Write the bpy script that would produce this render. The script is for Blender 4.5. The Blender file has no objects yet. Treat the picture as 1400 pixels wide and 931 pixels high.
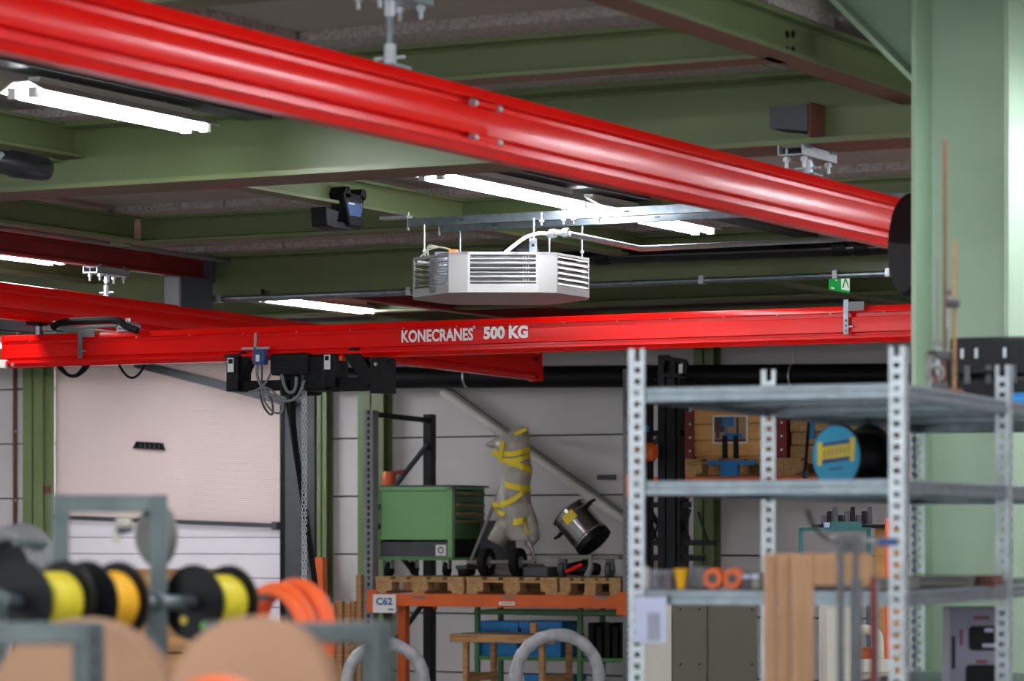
import bpy, bmesh, math, random
from mathutils import Matrix, Vector
random.seed(7)
scn = bpy.context.scene
COL = scn.collection
R = math.radians
# ---------------------------------------------------------------- camera
CZ = 1.60                    # lens height above the floor
TH = R(27.6)                 # the hall's long axis lies 27.6 deg right of the view axis
S, C = math.sin(TH), math.cos(TH)
F = 4400.0                   # focal length in pixels of a 1400 px wide frame
HY = 730.0                   # horizon row
cam_d = bpy.data.cameras.new('camera'); cam = bpy.data.objects.new('camera', cam_d); COL.objects.link(cam)
cam.location = (0, 0, CZ); cam.rotation_euler = (R(90), 0, TH)
cam_d.sensor_width = 36.0; cam_d.lens = F/1400*36.0; cam_d.shift_y = (HY-465.5)/1400
cam_d.clip_start = .1; cam_d.clip_end = 200
cam_d.dof.use_dof = True; cam_d.dof.focus_distance = 16.2; cam_d.dof.aperture_fstop = 4.6
scn.camera = cam
# ---------------------------------------------------------------- daylight and exposure
w = bpy.data.worlds.new('daylight'); scn.world = w; w.use_nodes = True
bg = w.node_tree.nodes['Background']; bg.inputs[0].default_value = (.93, .97, 1, 1); bg.inputs[1].default_value = 3.9
scn.view_settings.view_transform = 'Standard'; scn.view_settings.look = 'None'
scn.view_settings.gamma = 1; scn.view_settings.use_curve_mapping = False
scn.view_settings.exposure = 0.0
TUBE = 72.0                  # radiance of the fluorescent tubes

# ---------------------------------------------------------------- helpers: points
def P(px, py, d):
    r = (px-700)/F*d
    return Vector((C*r-S*d, S*r+C*d, CZ+(HY-py)/F*d))
def PX(px, py, X): return P(px, py, X/(C*(px-700)/F-S))
def PY(px, py, Y): return P(px, py, Y/(S*(px-700)/F+C))
def V(*a): return Vector(a)
def lin(c):
    if isinstance(c, str): c = tuple(int(c[i:i+2], 16) for i in (0, 2, 4))
    o = []
    for v in c:
        v = v/255
        o.append(v/12.92 if v <= .04045 else ((v+.055)/1.055)**2.4)
    return (*o, 1)
# ---------------------------------------------------------------- helpers: materials
MATS = {}
def mat(name, col, rough=.5, metal=0., var=.10, scale=6., bump=0., bscale=60., col2=None, thr=None, spec=.5, coat=0., stretch=None, trans=0., alpha=1.):
    m = bpy.data.materials.new(name); m.use_nodes = True; MATS[name] = m
    nt = m.node_tree; N = nt.nodes; L = nt.links; b = N['Principled BSDF']
    b.inputs['Roughness'].default_value = rough; b.inputs['Metallic'].default_value = metal
    b.inputs['Specular IOR Level'].default_value = spec; b.inputs['Coat Weight'].default_value = coat
    b.inputs['Transmission Weight'].default_value = trans; b.inputs['Alpha'].default_value = alpha
    tc = N.new('ShaderNodeTexCoord'); mp = N.new('ShaderNodeMapping'); L.new(tc.outputs['Object'], mp.inputs[0])
    if stretch: mp.inputs['Scale'].default_value = stretch
    nz = N.new('ShaderNodeTexNoise'); nz.inputs['Scale'].default_value = scale; nz.inputs['Detail'].default_value = 5
    L.new(mp.outputs[0], nz.inputs['Vector'])
    rp = N.new('ShaderNodeValToRGB'); c = lin(col)
    if col2: c2 = lin(col2); lo, hi = thr or (.4, .6)
    else:
        c2 = tuple(min(1, v*(1+var)) for v in c[:3])+(1,); c = tuple(v*(1-var) for v in c[:3])+(1,); lo, hi = .3, .7
    rp.color_ramp.elements[0].position = lo; rp.color_ramp.elements[0].color = c
    rp.color_ramp.elements[1].position = hi; rp.color_ramp.elements[1].color = c2
    L.new(nz.outputs['Fac'], rp.inputs[0]); L.new(rp.outputs[0], b.inputs['Base Color'])
    if bump:
        n2 = N.new('ShaderNodeTexNoise'); n2.inputs['Scale'].default_value = bscale; n2.inputs['Detail'].default_value = 3
        L.new(mp.outputs[0], n2.inputs['Vector'])
        bp = N.new('ShaderNodeBump'); bp.inputs['Strength'].default_value = bump; bp.inputs['Distance'].default_value = .01
        L.new(n2.outputs['Fac'], bp.inputs['Height']); L.new(bp.outputs[0], b.inputs['Normal'])
    return m
def emit(name, col, s):
    m = bpy.data.materials.new(name); m.use_nodes = True; MATS[name] = m
    b = m.node_tree.nodes['Principled BSDF']; b.inputs['Base Color'].default_value = (.9, .9, .9, 1)
    b.inputs['Emission Color'].default_value = lin(col); b.inputs['Emission Strength'].default_value = s
mat('green', '6c7a50', .42, var=.07, scale=3)
mat('green_col', 'a5c0a4', .4, var=.06, scale=3)
mat('primer', '77594a', .75, var=.2, scale=3, col2='8e4a3c', thr=(.55, .66))
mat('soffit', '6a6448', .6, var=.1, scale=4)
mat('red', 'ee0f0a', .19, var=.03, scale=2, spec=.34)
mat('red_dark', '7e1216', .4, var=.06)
mat('concrete', 'a39b93', .9, var=.08, scale=2.5, bump=.1, bscale=30)
mat('concrete_rough', 'b3aaa5', .95, col2='8d8580', thr=(.42, .7), scale=50, bump=1., bscale=45)
mat('wall', 'd8d3d2', .85, var=.05, scale=2, bump=.08, bscale=20)
mat('joint', '5b5854', .9)
mat('floor', '8c8c88', .35, var=.12, scale=1.2)
mat('curtain', 'efdcd8', .55, var=.03, scale=1.5)
mat('door_white', 'e4dde3', .4, var=.02)
mat('galv', '7b868c', .36, .8, var=.2, scale=25, bump=.05, bscale=40)
mat('post_galv', 'b4bcc0', .42, .7, var=.15, scale=25)
mat('galv_dull', '626d6d', .5, .55, var=.18, scale=14)
mat('zinc', 'b4babd', .38, .7, var=.1, scale=30)
mat('black', '0e0f12', .5, var=.2, spec=.25)
mat('steel_dark', '55585a', .5, .3, var=.12)
mat('black_gloss', '101114', .25, var=.2)
mat('rubber', '141415', .75, var=.2, spec=.2)
mat('dark_grey', '46484c', .55, var=.1)
mat('grey', '77797b', .55, var=.1)
mat('white', 'eceae8', .4, var=.02)
mat('heater_white', '959391', .45, var=.02)
mat('carton_grey', '8c8d9e', .4, var=.04)
mat('dish_grey', '6c6c68', .5, var=.06)
mat('letters', 'ffffff', .6, var=.0)
mat('cream', 'd8d5c6', .5, var=.05)
mat('orange', 'd9601f', .45, var=.08)
mat('orange_bright', 'f0642a', .45, var=.06)
mat('wood', 'b98b58', .7, col2='946a3e', thr=(.35, .65), scale=5, stretch=(1, 1, 8))
mat('pallet', 'c39a68', .8, col2='a07a4c', thr=(.3, .7), scale=7, stretch=(6, 1, 6))
mat('crate', 'f2b76e', .6, col2='d2924e', thr=(.4, .75), scale=4, stretch=(1, 1, 5))
mat('cardboard', 'b08a66', .8, col2='9b7654', thr=(.3, .7), scale=5, stretch=(8, 8, 1))
mat('fibre', 'b48c6e', .7, var=.06, scale=5)
mat('blue', '1179b8', .45, var=.08)
mat('blue_dark', '23477e', .45, var=.08)
mat('cyan', '109fc9', .4, var=.03)
mat('yellow', 'e8cf1c', .5, var=.06)
mat('yellow_cable', 'd9c92a', .45, var=.08, scale=40)
mat('amber', 'efb21a', .45, var=.05)
mat('lime', '55b33c', .5, var=.05)
mat('teal', '2f6a6a', .5, var=.06)
mat('green_cab', '7db276', .4, var=.04)
mat('green_cab_dark', '467844', .45, var=.06)
mat('sage', '575445', .5, var=.04)
mat('steel', 'b9b9b7', .22, 1., var=.08, scale=3)
mat('plastic_wrap', 'bab3a8', .3, col2='948d84', thr=(.35, .7), scale=9, bump=.6, bscale=14)
mat('foil', 'c9ccd2', .3, .9, var=.25, scale=30, bump=1., bscale=50)
mat('hoop', 'b9babd', .22, var=.2, scale=14, bump=.9, bscale=30)
mat('brace_paint', 'dcd8d0', .5, var=.06)
mat('stone', '7e7c76', .6, var=.12)
mat('rust', '6b4032', .8, var=.2)
mat('exit_green', '0f9a3c', .4, var=.01)
mat('lavender', 'b9bfda', .3, var=.03)
mat('clear', 'd9d9e2', .08, var=.01, trans=.85)
mat('sign_blue', '2f5d9a', .5, var=.02)
mat('coil_silver', 'b5babf', .3, .9, var=.1)
def translucent(m, f):
    nt = m.node_tree; N = nt.nodes; b = N['Principled BSDF']; t = N.new('ShaderNodeBsdfTranslucent'); mx = N.new('ShaderNodeMixShader')
    mx.inputs[0].default_value = f; nt.links.new(b.inputs['Base Color'].links[0].from_socket, t.inputs[0])
    nt.links.new(b.outputs[0], mx.inputs[1]); nt.links.new(t.outputs[0], mx.inputs[2]); nt.links.new(mx.outputs[0], N['Material Output'].inputs[0])
translucent(MATS['curtain'], .025)     # thin fabric with daylight behind it
mat('door_skin', 'ece4ea', .4, var=.02); translucent(MATS['door_skin'], .06)
emit('exit_glow', '10a040', .5)
MATS['exit_glow'].node_tree.nodes['Principled BSDF'].inputs['Base Color'].default_value = lin('0f9a3c')
emit('exit_white', 'ffffff', .5)
emit('tube_glow', 'f4f7ff', TUBE)
# ---------------------------------------------------------------- helpers: meshes
class MB:
    def __init__(s): s.v = []; s.f = []
    def add(s, vs, fs):
        n = len(s.v); s.v += [Vector(v) for v in vs]; s.f += [tuple(i+n for i in f) for f in fs]; return s
    def box(s, c, size, M=None):
        x, y, z = (a/2 for a in size); c = Vector(c)
        vs = [Vector((i*x, j*y, k*z)) for i in (-1, 1) for j in (-1, 1) for k in (-1, 1)]
        if M is not None: vs = [M @ v for v in vs]
        return s.add([c+v for v in vs], [(0, 1, 3, 2), (4, 6, 7, 5), (0, 4, 5, 1), (2, 3, 7, 6), (0, 2, 6, 4), (1, 5, 7, 3)])
    def bb(s, a, b): return s.box([(i+j)/2 for i, j in zip(a, b)], [abs(i-j) for i, j in zip(a, b)])
    def bar(s, p, q, w_, h_, up=(0, 0, 1)):
        p, q = Vector(p), Vector(q); d = q-p; l = d.length; x = d/l; u = Vector(up)
        if abs(x.dot(u)) > .98: u = Vector((0, 1, 0))
        y = u.cross(x).normalized(); z = x.cross(y)
        return s.box((p+q)/2, (l, w_, h_), Matrix((x, y, z)).transposed())
    def tube(s, pts, r, n=10, cap=True, closed=False):
        pts = [Vector(p) for p in pts]; m = len(pts); rs = r if isinstance(r, (list, tuple)) else [r]*m
        base = len(s.v); pn = None
        for i, p in enumerate(pts):
            if closed: t = (pts[(i+1) % m]-pts[i-1]).normalized()
            else: t = (pts[min(i+1, m-1)]-pts[max(i-1, 0)]).normalized()
            if pn is None:
                a = Vector((0, 0, 1)) if abs(t.z) < .9 else Vector((1, 0, 0)); nrm = (a-t*a.dot(t)).normalized()
            else: nrm = (pn-t*pn.dot(t)).normalized()
            pn = nrm; b = t.cross(nrm)
            for k in range(n):
                a = 2*math.pi*k/n; s.v.append(p+(nrm*math.cos(a)+b*math.sin(a))*rs[i])
        for i in range(m if closed else m-1):
            for k in range(n):
                a, b2 = base+i*n, base+((i+1) % m)*n
                s.f.append((a+k, a+(k+1) % n, b2+(k+1) % n, b2+k))
        if cap and not closed:
            s.f.append(tuple(base+k for k in range(n))[::-1]); s.f.append(tuple(base+(m-1)*n+k for k in range(n)))
        return s
    def cyl(s, p, q, r, n=16): return s.tube([p, q], r, n)
    def lathe(s, prof, o, axis, n=28, cap=True):
        o, t = Vector(o), Vector(axis).normalized()
        a = Vector((0, 0, 1)) if abs(t.z) < .9 else Vector((1, 0, 0)); u = (a-t*a.dot(t)).normalized(); b = t.cross(u); base = len(s.v)
        for r_, z in prof:
            for k in range(n):
                g = 2*math.pi*k/n; s.v.append(o+t*z+(u*math.cos(g)+b*math.sin(g))*r_)
        for i in range(len(prof)-1):
            for k in range(n): s.f.append((base+i*n+k, base+i*n+(k+1) % n, base+(i+1)*n+(k+1) % n, base+(i+1)*n+k))
        if cap:
            s.f.append(tuple(base+k for k in range(n))[::-1]); s.f.append(tuple(base+(len(prof)-1)*n+k for k in range(n)))
        return s
    def prism(s, poly, p, q, u, v):
        p, q, u, v = map(Vector, (p, q, u, v)); n = len(poly)
        vs = [p+u*a+v*b for a, b in poly]+[q+u*a+v*b for a, b in poly]
        return s.add(vs, [tuple(range(n))[::-1], tuple(range(n, 2*n))]+[(i, (i+1) % n, n+(i+1) % n, n+i) for i in range(n)])
    def ring(s, o, axis, rad, r, n=40, k=8, a0=0, a1=360, asp=1.):
        o, t = Vector(o), Vector(axis).normalized(); a = Vector((0, 0, 1)) if abs(t.z) < .9 else Vector((1, 0, 0))
        u = (a-t*a.dot(t)).normalized(); b = t.cross(u); full = abs(a1-a0) >= 360; m = n if full else n+1
        pts = [o+(u*math.cos(R(a0+(a1-a0)*i/n))+b*math.sin(R(a0+(a1-a0)*i/n))*asp)*rad for i in range(m)]
        return s.tube(pts, r, k, closed=full)
    def mesh(s, name, smooth=None):
        me = bpy.data.meshes.new(name); me.from_pydata(s.v, [], s.f)
        bm = bmesh.new(); bm.from_mesh(me); bmesh.ops.recalc_face_normals(bm, faces=bm.faces); bm.to_mesh(me); bm.free()
        if smooth is not None:
            me.polygons.foreach_set('use_smooth', [True]*len(me.polygons)); me.set_sharp_from_angle(angle=R(smooth))
        return me
    def build(s, name, material, parent=None, world=False, smooth=35, bevel=0., kind=None, label=None):
        if world and parent is not None:
            p = parent
            while p.parent: p = p.parent
            Mi = (Matrix.Translation(p.location) @ p.rotation_euler.to_matrix().to_4x4()).inverted()
            s.v = [Mi @ v for v in s.v]
        o = bpy.data.objects.new(name, s.mesh(name, smooth)); COL.objects.link(o)
        o.data.materials.append(MATS[material])
        if parent is not None: o.parent = parent
        if bevel:
            b = o.modifiers.new('bevel', 'BEVEL'); b.width = bevel; b.segments = 2; b.limit_method = 'ANGLE'
        if kind: o['kind'] = kind
        if label: o['label'] = label
        return o
def thing(name, label, cat, loc=(0, 0, 0), rot=0, group=None):
    o = bpy.data.objects.new(name, None); COL.objects.link(o); o.empty_display_size = .1
    o.location = loc; o.rotation_euler = (0, 0, rot) if not isinstance(rot, (tuple, list)) else rot
    o['label'] = label; o['category'] = cat
    if group: o['group'] = group
    return o
def tag(o, label, cat, group=None):
    o['label'] = label; o['category'] = cat
    if group: o['group'] = group
    return o
def struct(o): o['kind'] = 'structure'; return o
def place(o, loc):
    """move a one-mesh thing's origin to loc, geometry stays"""
    loc = Vector(loc); o.data.transform(Matrix.Translation(-loc)); o.location = loc; return o
def copy_part(o, parent, loc=None, rot=None):
    c = o.copy(); COL.objects.link(c); c.parent = parent
    if loc is not None: c.location = loc
    if rot is not None: c.rotation_euler = rot
    return c
def text_mesh(body, height, width, material, name, parent, M, bold=0., thick=.0006):
    cu = bpy.data.curves.new(name, 'FONT'); cu.body = body; cu.size = 1; cu.offset = bold; cu.extrude = .0
    cu.resolution_u = 3
    to = bpy.data.objects.new(name, cu); COL.objects.link(to)
    dg = bpy.context.evaluated_depsgraph_get(); me = bpy.data.meshes.new_from_object(to.evaluated_get(dg))
    bpy.data.objects.remove(to); bpy.data.curves.remove(cu)
    xs = [v.co.x for v in me.vertices]; ys = [v.co.y for v in me.vertices]
    x0, x1, y0, y1 = min(xs), max(xs), min(ys), max(ys)
    for v in me.vertices:
        v.co = M @ Vector(((v.co.x-x0)/(x1-x0)*width, (v.co.y-y0)/(y1-y0)*height, thick))
    o = bpy.data.objects.new(name, me); COL.objects.link(o); me.materials.append(MATS[material])
    if parent is not None: o.parent = parent
    return o
def face_M(o, right, up):
    r, u = Vector(right).normalized(), Vector(up).normalized(); n = r.cross(u)
    return Matrix((( r.x, u.x, n.x, o[0]), (r.y, u.y, n.y, o[1]), (r.z, u.z, n.z, o[2]), (0, 0, 0, 1)))
def arc(p, q, sag, n=12, side=(0, 0, -1)):
    p, q, sd = Vector(p), Vector(q), Vector(side)
    return [p.lerp(q, i/n)+sd*sag*4*(i/n)*(1-i/n) for i in range(n+1)]
def spline(pts, n=8):
    pts = [Vector(p) for p in pts]; o = []
    for i in range(len(pts)-1):
        a, b, c, d = pts[max(i-1, 0)], pts[i], pts[i+1], pts[min(i+2, len(pts)-1)]
        for k in range(n):
            t = k/n; o.append(.5*(2*b+(c-a)*t+(2*a-5*b+4*c-d)*t*t+(3*b-a-3*c+d)*t**3))
    return o+[pts[-1]]
# ================================================================ THE HALL
H = lambda h: CZ+h           # heights are measured from the lens
YW = 23.3; XL, XR = -20.5, 5.0; YB = -5.0
ZC = H(1.76)
fl = struct(MB().bb((XL, YB, -.2), (XR, YW+.3, 0)).build('floor', 'floor'))
ZC2 = H(2.05); XS = -4.09            # the strip right of the bolted long beam lies higher
ce = struct(MB().bb((XL, YB, ZC), (XS, YW+.3, ZC2+.2)).bb((XS, YB, ZC2), (XR, YW+.3, ZC2+.2)).build('ceiling', 'concrete', smooth=None))
struct(MB().bb((XL-.2, YB, 0), (XL, YW+.3, ZC)).build('wall_left', 'wall'))
struct(MB().bb((XR, YB, 0), (XR+.2, YW+.3, ZC2)).build('wall_right', 'wall'))
wf = MB()                             # unseen front wall; its three open gateways are added to let daylight in
for x0, x1 in ((XL, -16.5), (-10.5, -9.5), (-3.5, -2.5), (3.5, XR)): wf.bb((x0, YB-.2, 0), (x1, YB, ZC2))
for x0, x1 in ((-16.5, -10.5), (-9.5, -3.5), (-2.5, 3.5)): wf.bb((x0, YB-.2, 2.75), (x1, YB, ZC2))
struct(wf.build('wall_front', 'wall', smooth=None))
# rear wall: concrete planks between joints, with the gate opening
XD0, XD1 = PY(72, 600, YW).x, PY(384, 600, YW).x
ZD = PY(230, 496, YW).z
wb = MB()
wb.bb((XL, YW+.06, 0), (XD0, YW+.3, ZC)); wb.bb((XD1, YW+.06, 0), (XR, YW+.3, ZC2)); wb.bb((XD0, YW+.06, ZD), (XD1, YW+.3, ZC))
wb = struct(wb.build('wall_back', 'joint'))
zj = [0, .46, .945, 1.43, 1.915, 2.40, 2.885, ZC]
def bay(x0, x1, z0=0.):
    for a, b in zip(zj[:-1], zj[1:]):
        if b <= z0+.05: continue
        a = max(a, z0)
        MB().bb((x0+.004, YW-random.uniform(0, .006), a+.006), (x1-.004, YW+.06, b-.006)).build('wall_panel', 'wall', wb, bevel=.004)
xb = [XL, PY(30, 600, YW).x-.35]
bay(XL, PY(-60, 600, YW).x); bay(PY(-60, 600, YW).x, PY(48, 600, YW).x); bay(PY(48, 600, YW).x, XD0-.0)
bay(XD1, PY(505, 600, YW).x); bay(PY(505, 600, YW).x, PY(968, 600, YW).x); bay(PY(968, 600, YW).x, XR-1.0)
bay(XD0, XD1, ZD)
# concrete planks that lie on the cross beams, just under the ceiling
for yb in (8.05, 9.94, 11.2, 14.63, 16.85, 19.9):
    x = -16.5 if yb != 9.94 else -5.88
    while x < XS-.3:
        l = min(random.choice((1.25, 1.5, 1.8)), XS-x)
        MB().bb((x, yb-.30, H(1.722)), (x+l-.008, yb+.26, ZC)).build('concrete_plank', 'concrete_rough', ce)
        x += l
for y0, y1 in ((5.2, 6.3), (6.3, 7.7), (8.36, 9.3), (9.3, 10.2)):
    MB().bb((-6.35, y0, H(1.722)), (-5.89, y1-.008, ZC)).build('concrete_plank', 'concrete_rough', ce)
# ---------------------------------------------------------------- the gate
dr = MB()
for q in (((XD0, YW+.06, 0), (XD0+.03, YW+.2, ZD)), ((XD1-.03, YW+.06, 0), (XD1, YW+.2, ZD)), ((XD0, YW+.06, ZD-.05), (XD1, YW+.2, ZD))): dr.bb(*q)
dr = struct(dr.build('door_1', 'dark_grey'))
zb0, zb1 = PY(73, 707, YW).z, PY(383, 719, YW).z
cm = MB(); n = 84
for i in range(n):       # the ribbed curtain: every rib a shallow ridge
    a0, a1 = i/n, (i+1)/n
    def row(t, y): return V(XD0+.01, y, zb0+(ZD-zb0)*t), V(XD1-.01, y, zb1+(ZD-zb1)*t)
    l0, r0 = row(a0, YW+.03); lm, rm = row((a0*.4+a1*.6), YW+.024); l1, r1 = row(a1, YW+.03)
    cm.add([l0, r0, rm, lm, l1, r1], [(0, 1, 2, 3), (3, 2, 5, 4)])
cm.build('roller_curtain', 'curtain', dr, smooth=None, label='pale pink finely ribbed curtain')
MB().bar(V(XD0+.01, YW+.02, zb0), V(XD1-.01, YW+.02, zb1), .05, .035).build('bottom_rail', 'dark_grey', dr, bevel=.003)
z = max(zb0, zb1)+.02; k = 0
for a in (735, 757.5, 790, 829, 870, 912, 960, 1010, 1060):
    p0, p1 = (z if k == 0 else PY(230, a_prev, YW).z-.004), PY(230, a, YW).z+.004
    MB().add([V(XD0+.01, YW+.06, p1), V(XD1-.01, YW+.06, p1), V(XD1-.01, YW+.05, p1+.006), V(XD0+.01, YW+.05, p1+.006), V(XD0+.01, YW+.05, p0-.006), V(XD1-.01, YW+.05, p0-.006), V(XD0+.01, YW+.06, p0), V(XD1-.01, YW+.06, p0)], [(0, 1, 2, 3), (3, 2, 5, 4), (4, 5, 7, 6)]).build('door_panel', 'door_skin', dr, smooth=None)
    MB().bb((XD0+.01, YW+.062, p1-.012), (XD1-.01, YW+.075, p1+.004)).build('panel_hinge_strip', 'grey', dr)
    a_prev = a; k += 1
pw = [PY(*q, YW-.0) for q in ((187, 603.5), (221, 605.5), (224.5, 615.5), (182, 613))]
sl = MB().add([v+V(0, .02, 0) for v in pw]+[v+V(0, -.012, 0) for v in pw], [(0, 1, 2, 3), (4, 5, 6, 7), (0, 1, 5, 4), (1, 2, 6, 5), (2, 3, 7, 6), (3, 0, 4, 7)])
sl = sl.build('sight_slot', 'black', dr, label='small dark sight window')
for i in range(5):
    p = PY(192+i*6.3, 609.5+i*.3, YW-.016); MB().box(p, (.012, .006, .045)).build('slot_bar', 'dark_grey', sl)
q0 = PY(377, 719, YW-.02); MB().box(q0, (.05, .06, .07)).build('rail_end_bracket', 'dark_grey', dr, bevel=.004)
for x0, x1, mname in ((384, 391, 'black'), (391, 432, 'dark_grey')):   # side frame
    a, b = PY(x0, 600, YW-.10), PY(x1, 600, YW-.10)
    MB().bb((a.x, YW-.12, 0), (b.x, YW-.005, 3.2)).build('side_frame', mname, dr, bevel=.006)
MB().bar(PY(186, 497, YW-.25), PY(392, 549, YW-.25), .05, .07).build('door_track', 'dark_grey', dr)
MB().cyl(PY(390, 540, YW-.14), PY(433, 790, YW-.14), .012).build('door_cable', 'rubber', dr)

# ---------------------------------------------------------------- steel frame
def i_beam(name, label, p, q, z0, z1, fw, tf=.014, tw=.010, grp='green roof steelwork', mname='green', sof='soffit', holes=None):
    p, q = Vector((p[0], p[1], 0)), Vector((q[0], q[1], 0)); d = (q-p).normalized(); u = Vector((0, 0, 1)).cross(d)
    t = thing(name, label, 'beam', ((p+q)/2).to_tuple()[:2]+(z0,), 0, grp)
    m = MB(); h = z1-z0
    m.prism([(-fw/2, 0), (fw/2, 0), (fw/2, tf), (tw/2+.012, tf), (tw/2, tf+.012), (tw/2, h-tf-.012), (tw/2+.012, h-tf), (fw/2, h-tf), (fw/2, h), (-fw/2, h), (-fw/2, h-tf), (-tw/2-.012, h-tf), (-tw/2, h-tf-.012), (-tw/2, tf+.012), (-tw/2-.012, tf), (-fw/2, tf)],
            p+V(0, 0, z0), q+V(0, 0, z0), u, (0, 0, 1))
    m.build('beam_section', mname, t, world=True, smooth=None)
    a = u*(fw/2-.003)
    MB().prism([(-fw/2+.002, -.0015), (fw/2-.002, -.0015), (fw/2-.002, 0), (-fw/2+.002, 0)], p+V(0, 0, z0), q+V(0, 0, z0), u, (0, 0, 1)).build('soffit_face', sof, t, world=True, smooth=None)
    return t
ZT = H(1.722)
i_beam('cross_beam', 'shallow green cross beam carrying the hanger rod of the bright red rail', (-16, 8.05), (-.5, 8.05), H(1.58), ZT, .14, sof='soffit')
b0 = i_beam('cross_beam', 'shallow green cross beam below the rough pitted concrete strip', (-6.14, 9.94), (-4.19, 9.94), H(1.585), ZT, .15, sof='primer')
b1 = i_beam('main_beam', 'deep green main beam with reddish primer soffit above the joint of the red rail', (-19, 11.2), (-1, 11.2), H(1.444), ZT, .30, tf=.02, sof='primer')
b2 = i_beam('cross_beam', 'shallow green cross beam behind the ceiling heater struts', (-9.93, 14.63), (-2, 14.63), H(1.58), ZT, .14)
b3 = i_beam('main_beam', 'deep green main beam above the exit sign', (-19, 16.85), (-1, 16.85), H(1.444), ZT, .26, tf=.02)
i_beam('cross_beam', 'shallow green cross beam deep in the hall beyond the exit sign', (-19, 19.9), (-1, 19.9), H(1.58), ZT, .14)
i_beam('main_beam', 'deep green main beam against the rear wall', (-19, 22.6), (-1, 22.6), H(1.444), ZT, .26, tf=.02)
a1 = i_beam('long_beam', 'green lengthwise beam with two pairs of bolt holes beside the column', (-4.17, 3), (-4.17, 22.4), H(1.585), ZT-.001, .12, sof='primer')
i_beam('long_beam', 'short green lengthwise beam above the bright red rail', (-6.2, 5), (-6.2, 11.04), H(1.585), ZT-.001, .11)
a2 = i_beam('long_beam', 'green lengthwise beam carrying the black and blue clamp', (-7.94, 3), (-7.94, 22.4), H(1.585), ZT-.001, .11)
i_beam('long_beam', 'green lengthwise beam ending above the dark red beam', (-9.93, 3), (-9.93, 14.55), H(1.585), ZT-.001, .11)
i_beam('long_beam', 'green lengthwise beam above the lower left runway', (-11.75, 3), (-11.75, 22.4), H(1.585), ZT-.001, .11)
for px in (1076, 1084):
    for py in (47, 68.5):
        p = PX(px, py, -4.17+.006); MB().cyl(p+V(-.004, 0, 0), p+V(.004, 0, 0), .013, 6).build('bolt', 'black', a1, world=True)
for tt, xx in ((b1, -7.94), (b2, -9.93), (b1, -11.75)):     # stiffener plates where beams meet
    MB().box((xx-.10, tt.location.y-.05, H(1.62)), (.09, .08, .10)).build('angle_cleat', 'green', tt, world=True, bevel=.004)
# rusty bracket on the main beam
br = PY(1097, 168, 11.14)
m = MB().prism([(-.09, .055), (.06, .055), (.06, -.045), (-.09, -.025)], br+V(0, -.10, 0), br+V(0, .05, 0), (1, 0, 0), (0, 0, 1)).build('welded_bracket', 'dark_grey', b1, world=True, smooth=None)
MB().box(br+V(.065, -.02, 0), (.012, .14, .125)).build('bracket_plate', 'rust', b1, world=True)

# the big column on the right with its haunch
pc = P(1246, 400, 10.6); cw, cb, tf = .335, .30, .016
t = thing('steel_column', 'wide light green steel column behind the shelving', 'column', (pc.x+cw/2, pc.y+cb/2, 0))
m = MB(); hw, tw = cb/2, .011; r = .02
prof = [(0, 0), (tf, 0), (tf, hw-tw/2-r), (tf+r*.3, hw-tw/2-r*.3), (tf+r, hw-tw/2), (cw-tf-r, hw-tw/2), (cw-tf-r*.3, hw-tw/2-r*.3), (cw-tf, hw-tw/2-r), (cw-tf, 0), (cw, 0), (cw, cb), (cw-tf, cb), (cw-tf, hw+tw/2), (tf, hw+tw/2), (tf, cb), (0, cb)]
m.prism(prof, (pc.x, pc.y, 0), (pc.x, pc.y, ZC2), (1, 0, 0), (0, 1, 0)); m.build('column_section', 'green_col', t, world=True, smooth=40)
MB().bb((pc.x-.08, pc.y-.06, 0), (pc.x+cw+.08, pc.y+cb+.06, .02)).build('base_plate', 'green_col', t, world=True)
zh = H(1.484); yc = pc.y+cb/2
m = MB().prism([(0, 0), (.012, 0), (.012, .40), (0, .40)], (pc.x, yc-.13, zh), (pc.x, yc+.13, zh), (1, 0, 0), (0, 0, 1))
m = MB(); dx = .50
vs = [(pc.x, zh), (pc.x-dx, zh+dx), (pc.x-dx+.016, zh+dx+.006), (pc.x, zh+.022)]
m.add([V(a, yc-.13, b) for a, b in vs]+[V(a, yc+.13, b) for a, b in vs], [(0, 1, 2, 3), (4, 5, 6, 7), (0, 1, 5, 4), (1, 2, 6, 5), (2, 3, 7, 6), (3, 0, 4, 7)])
m.build('haunch_flange', 'green_col', t, world=True, smooth=None)
vs = [(pc.x, zh+.01), (pc.x-dx+.008, zh+dx), (pc.x, zh+dx)]
MB().add([V(a, yc-.006, b) for a, b in vs]+[V(a, yc+.006, b) for a, b in vs], [(0, 1, 2), (3, 4, 5), (0, 1, 4, 3), (1, 2, 5, 4), (2, 0, 3, 5)]).build('haunch_web', 'green_col', t, world=True, smooth=None)

# green wall columns
def wall_col(label, x0, x1, depth=.16, extra=None):
    a, b = PY(x0, 600, YW-depth).x, PY(x1, 600, YW-depth).x
    t = thing('wall_column', label, 'column', ((a+b)/2, YW-depth/2, 0), 0, 'green columns along the rear wall')
    m = MB().bb((a, YW-depth, 0), (b, YW-depth+.014, ZC-.05)).bb((a, YW-.02, 0), (b, YW-.008, ZC-.05)).bb(((a+b)/2-.006, YW-depth, 0), ((a+b)/2+.006, YW-.01, ZC-.05))
    m.build('column_section', 'green', t, world=True, smooth=None); return t
wc = wall_col('green wall column left of the ribbed gate', 31, 58)
for py in (519, 669):
    MB().box(PY(64, py, YW-.10), (.10, .03, .06)).build('bracket', 'green' if py == 519 else 'rust', wc, world=True)
MB().bb((PY(58, 600, YW-.09).x, YW-.1, 0), (PY(72.5, 600, YW-.09).x, YW-.07, 3.2)).build('side_plate', 'green', wc, world=True, label='green plate beside the gate')
wall_col('narrow green wall column beside the dark gate frame', 433, 446, .12)
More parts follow.
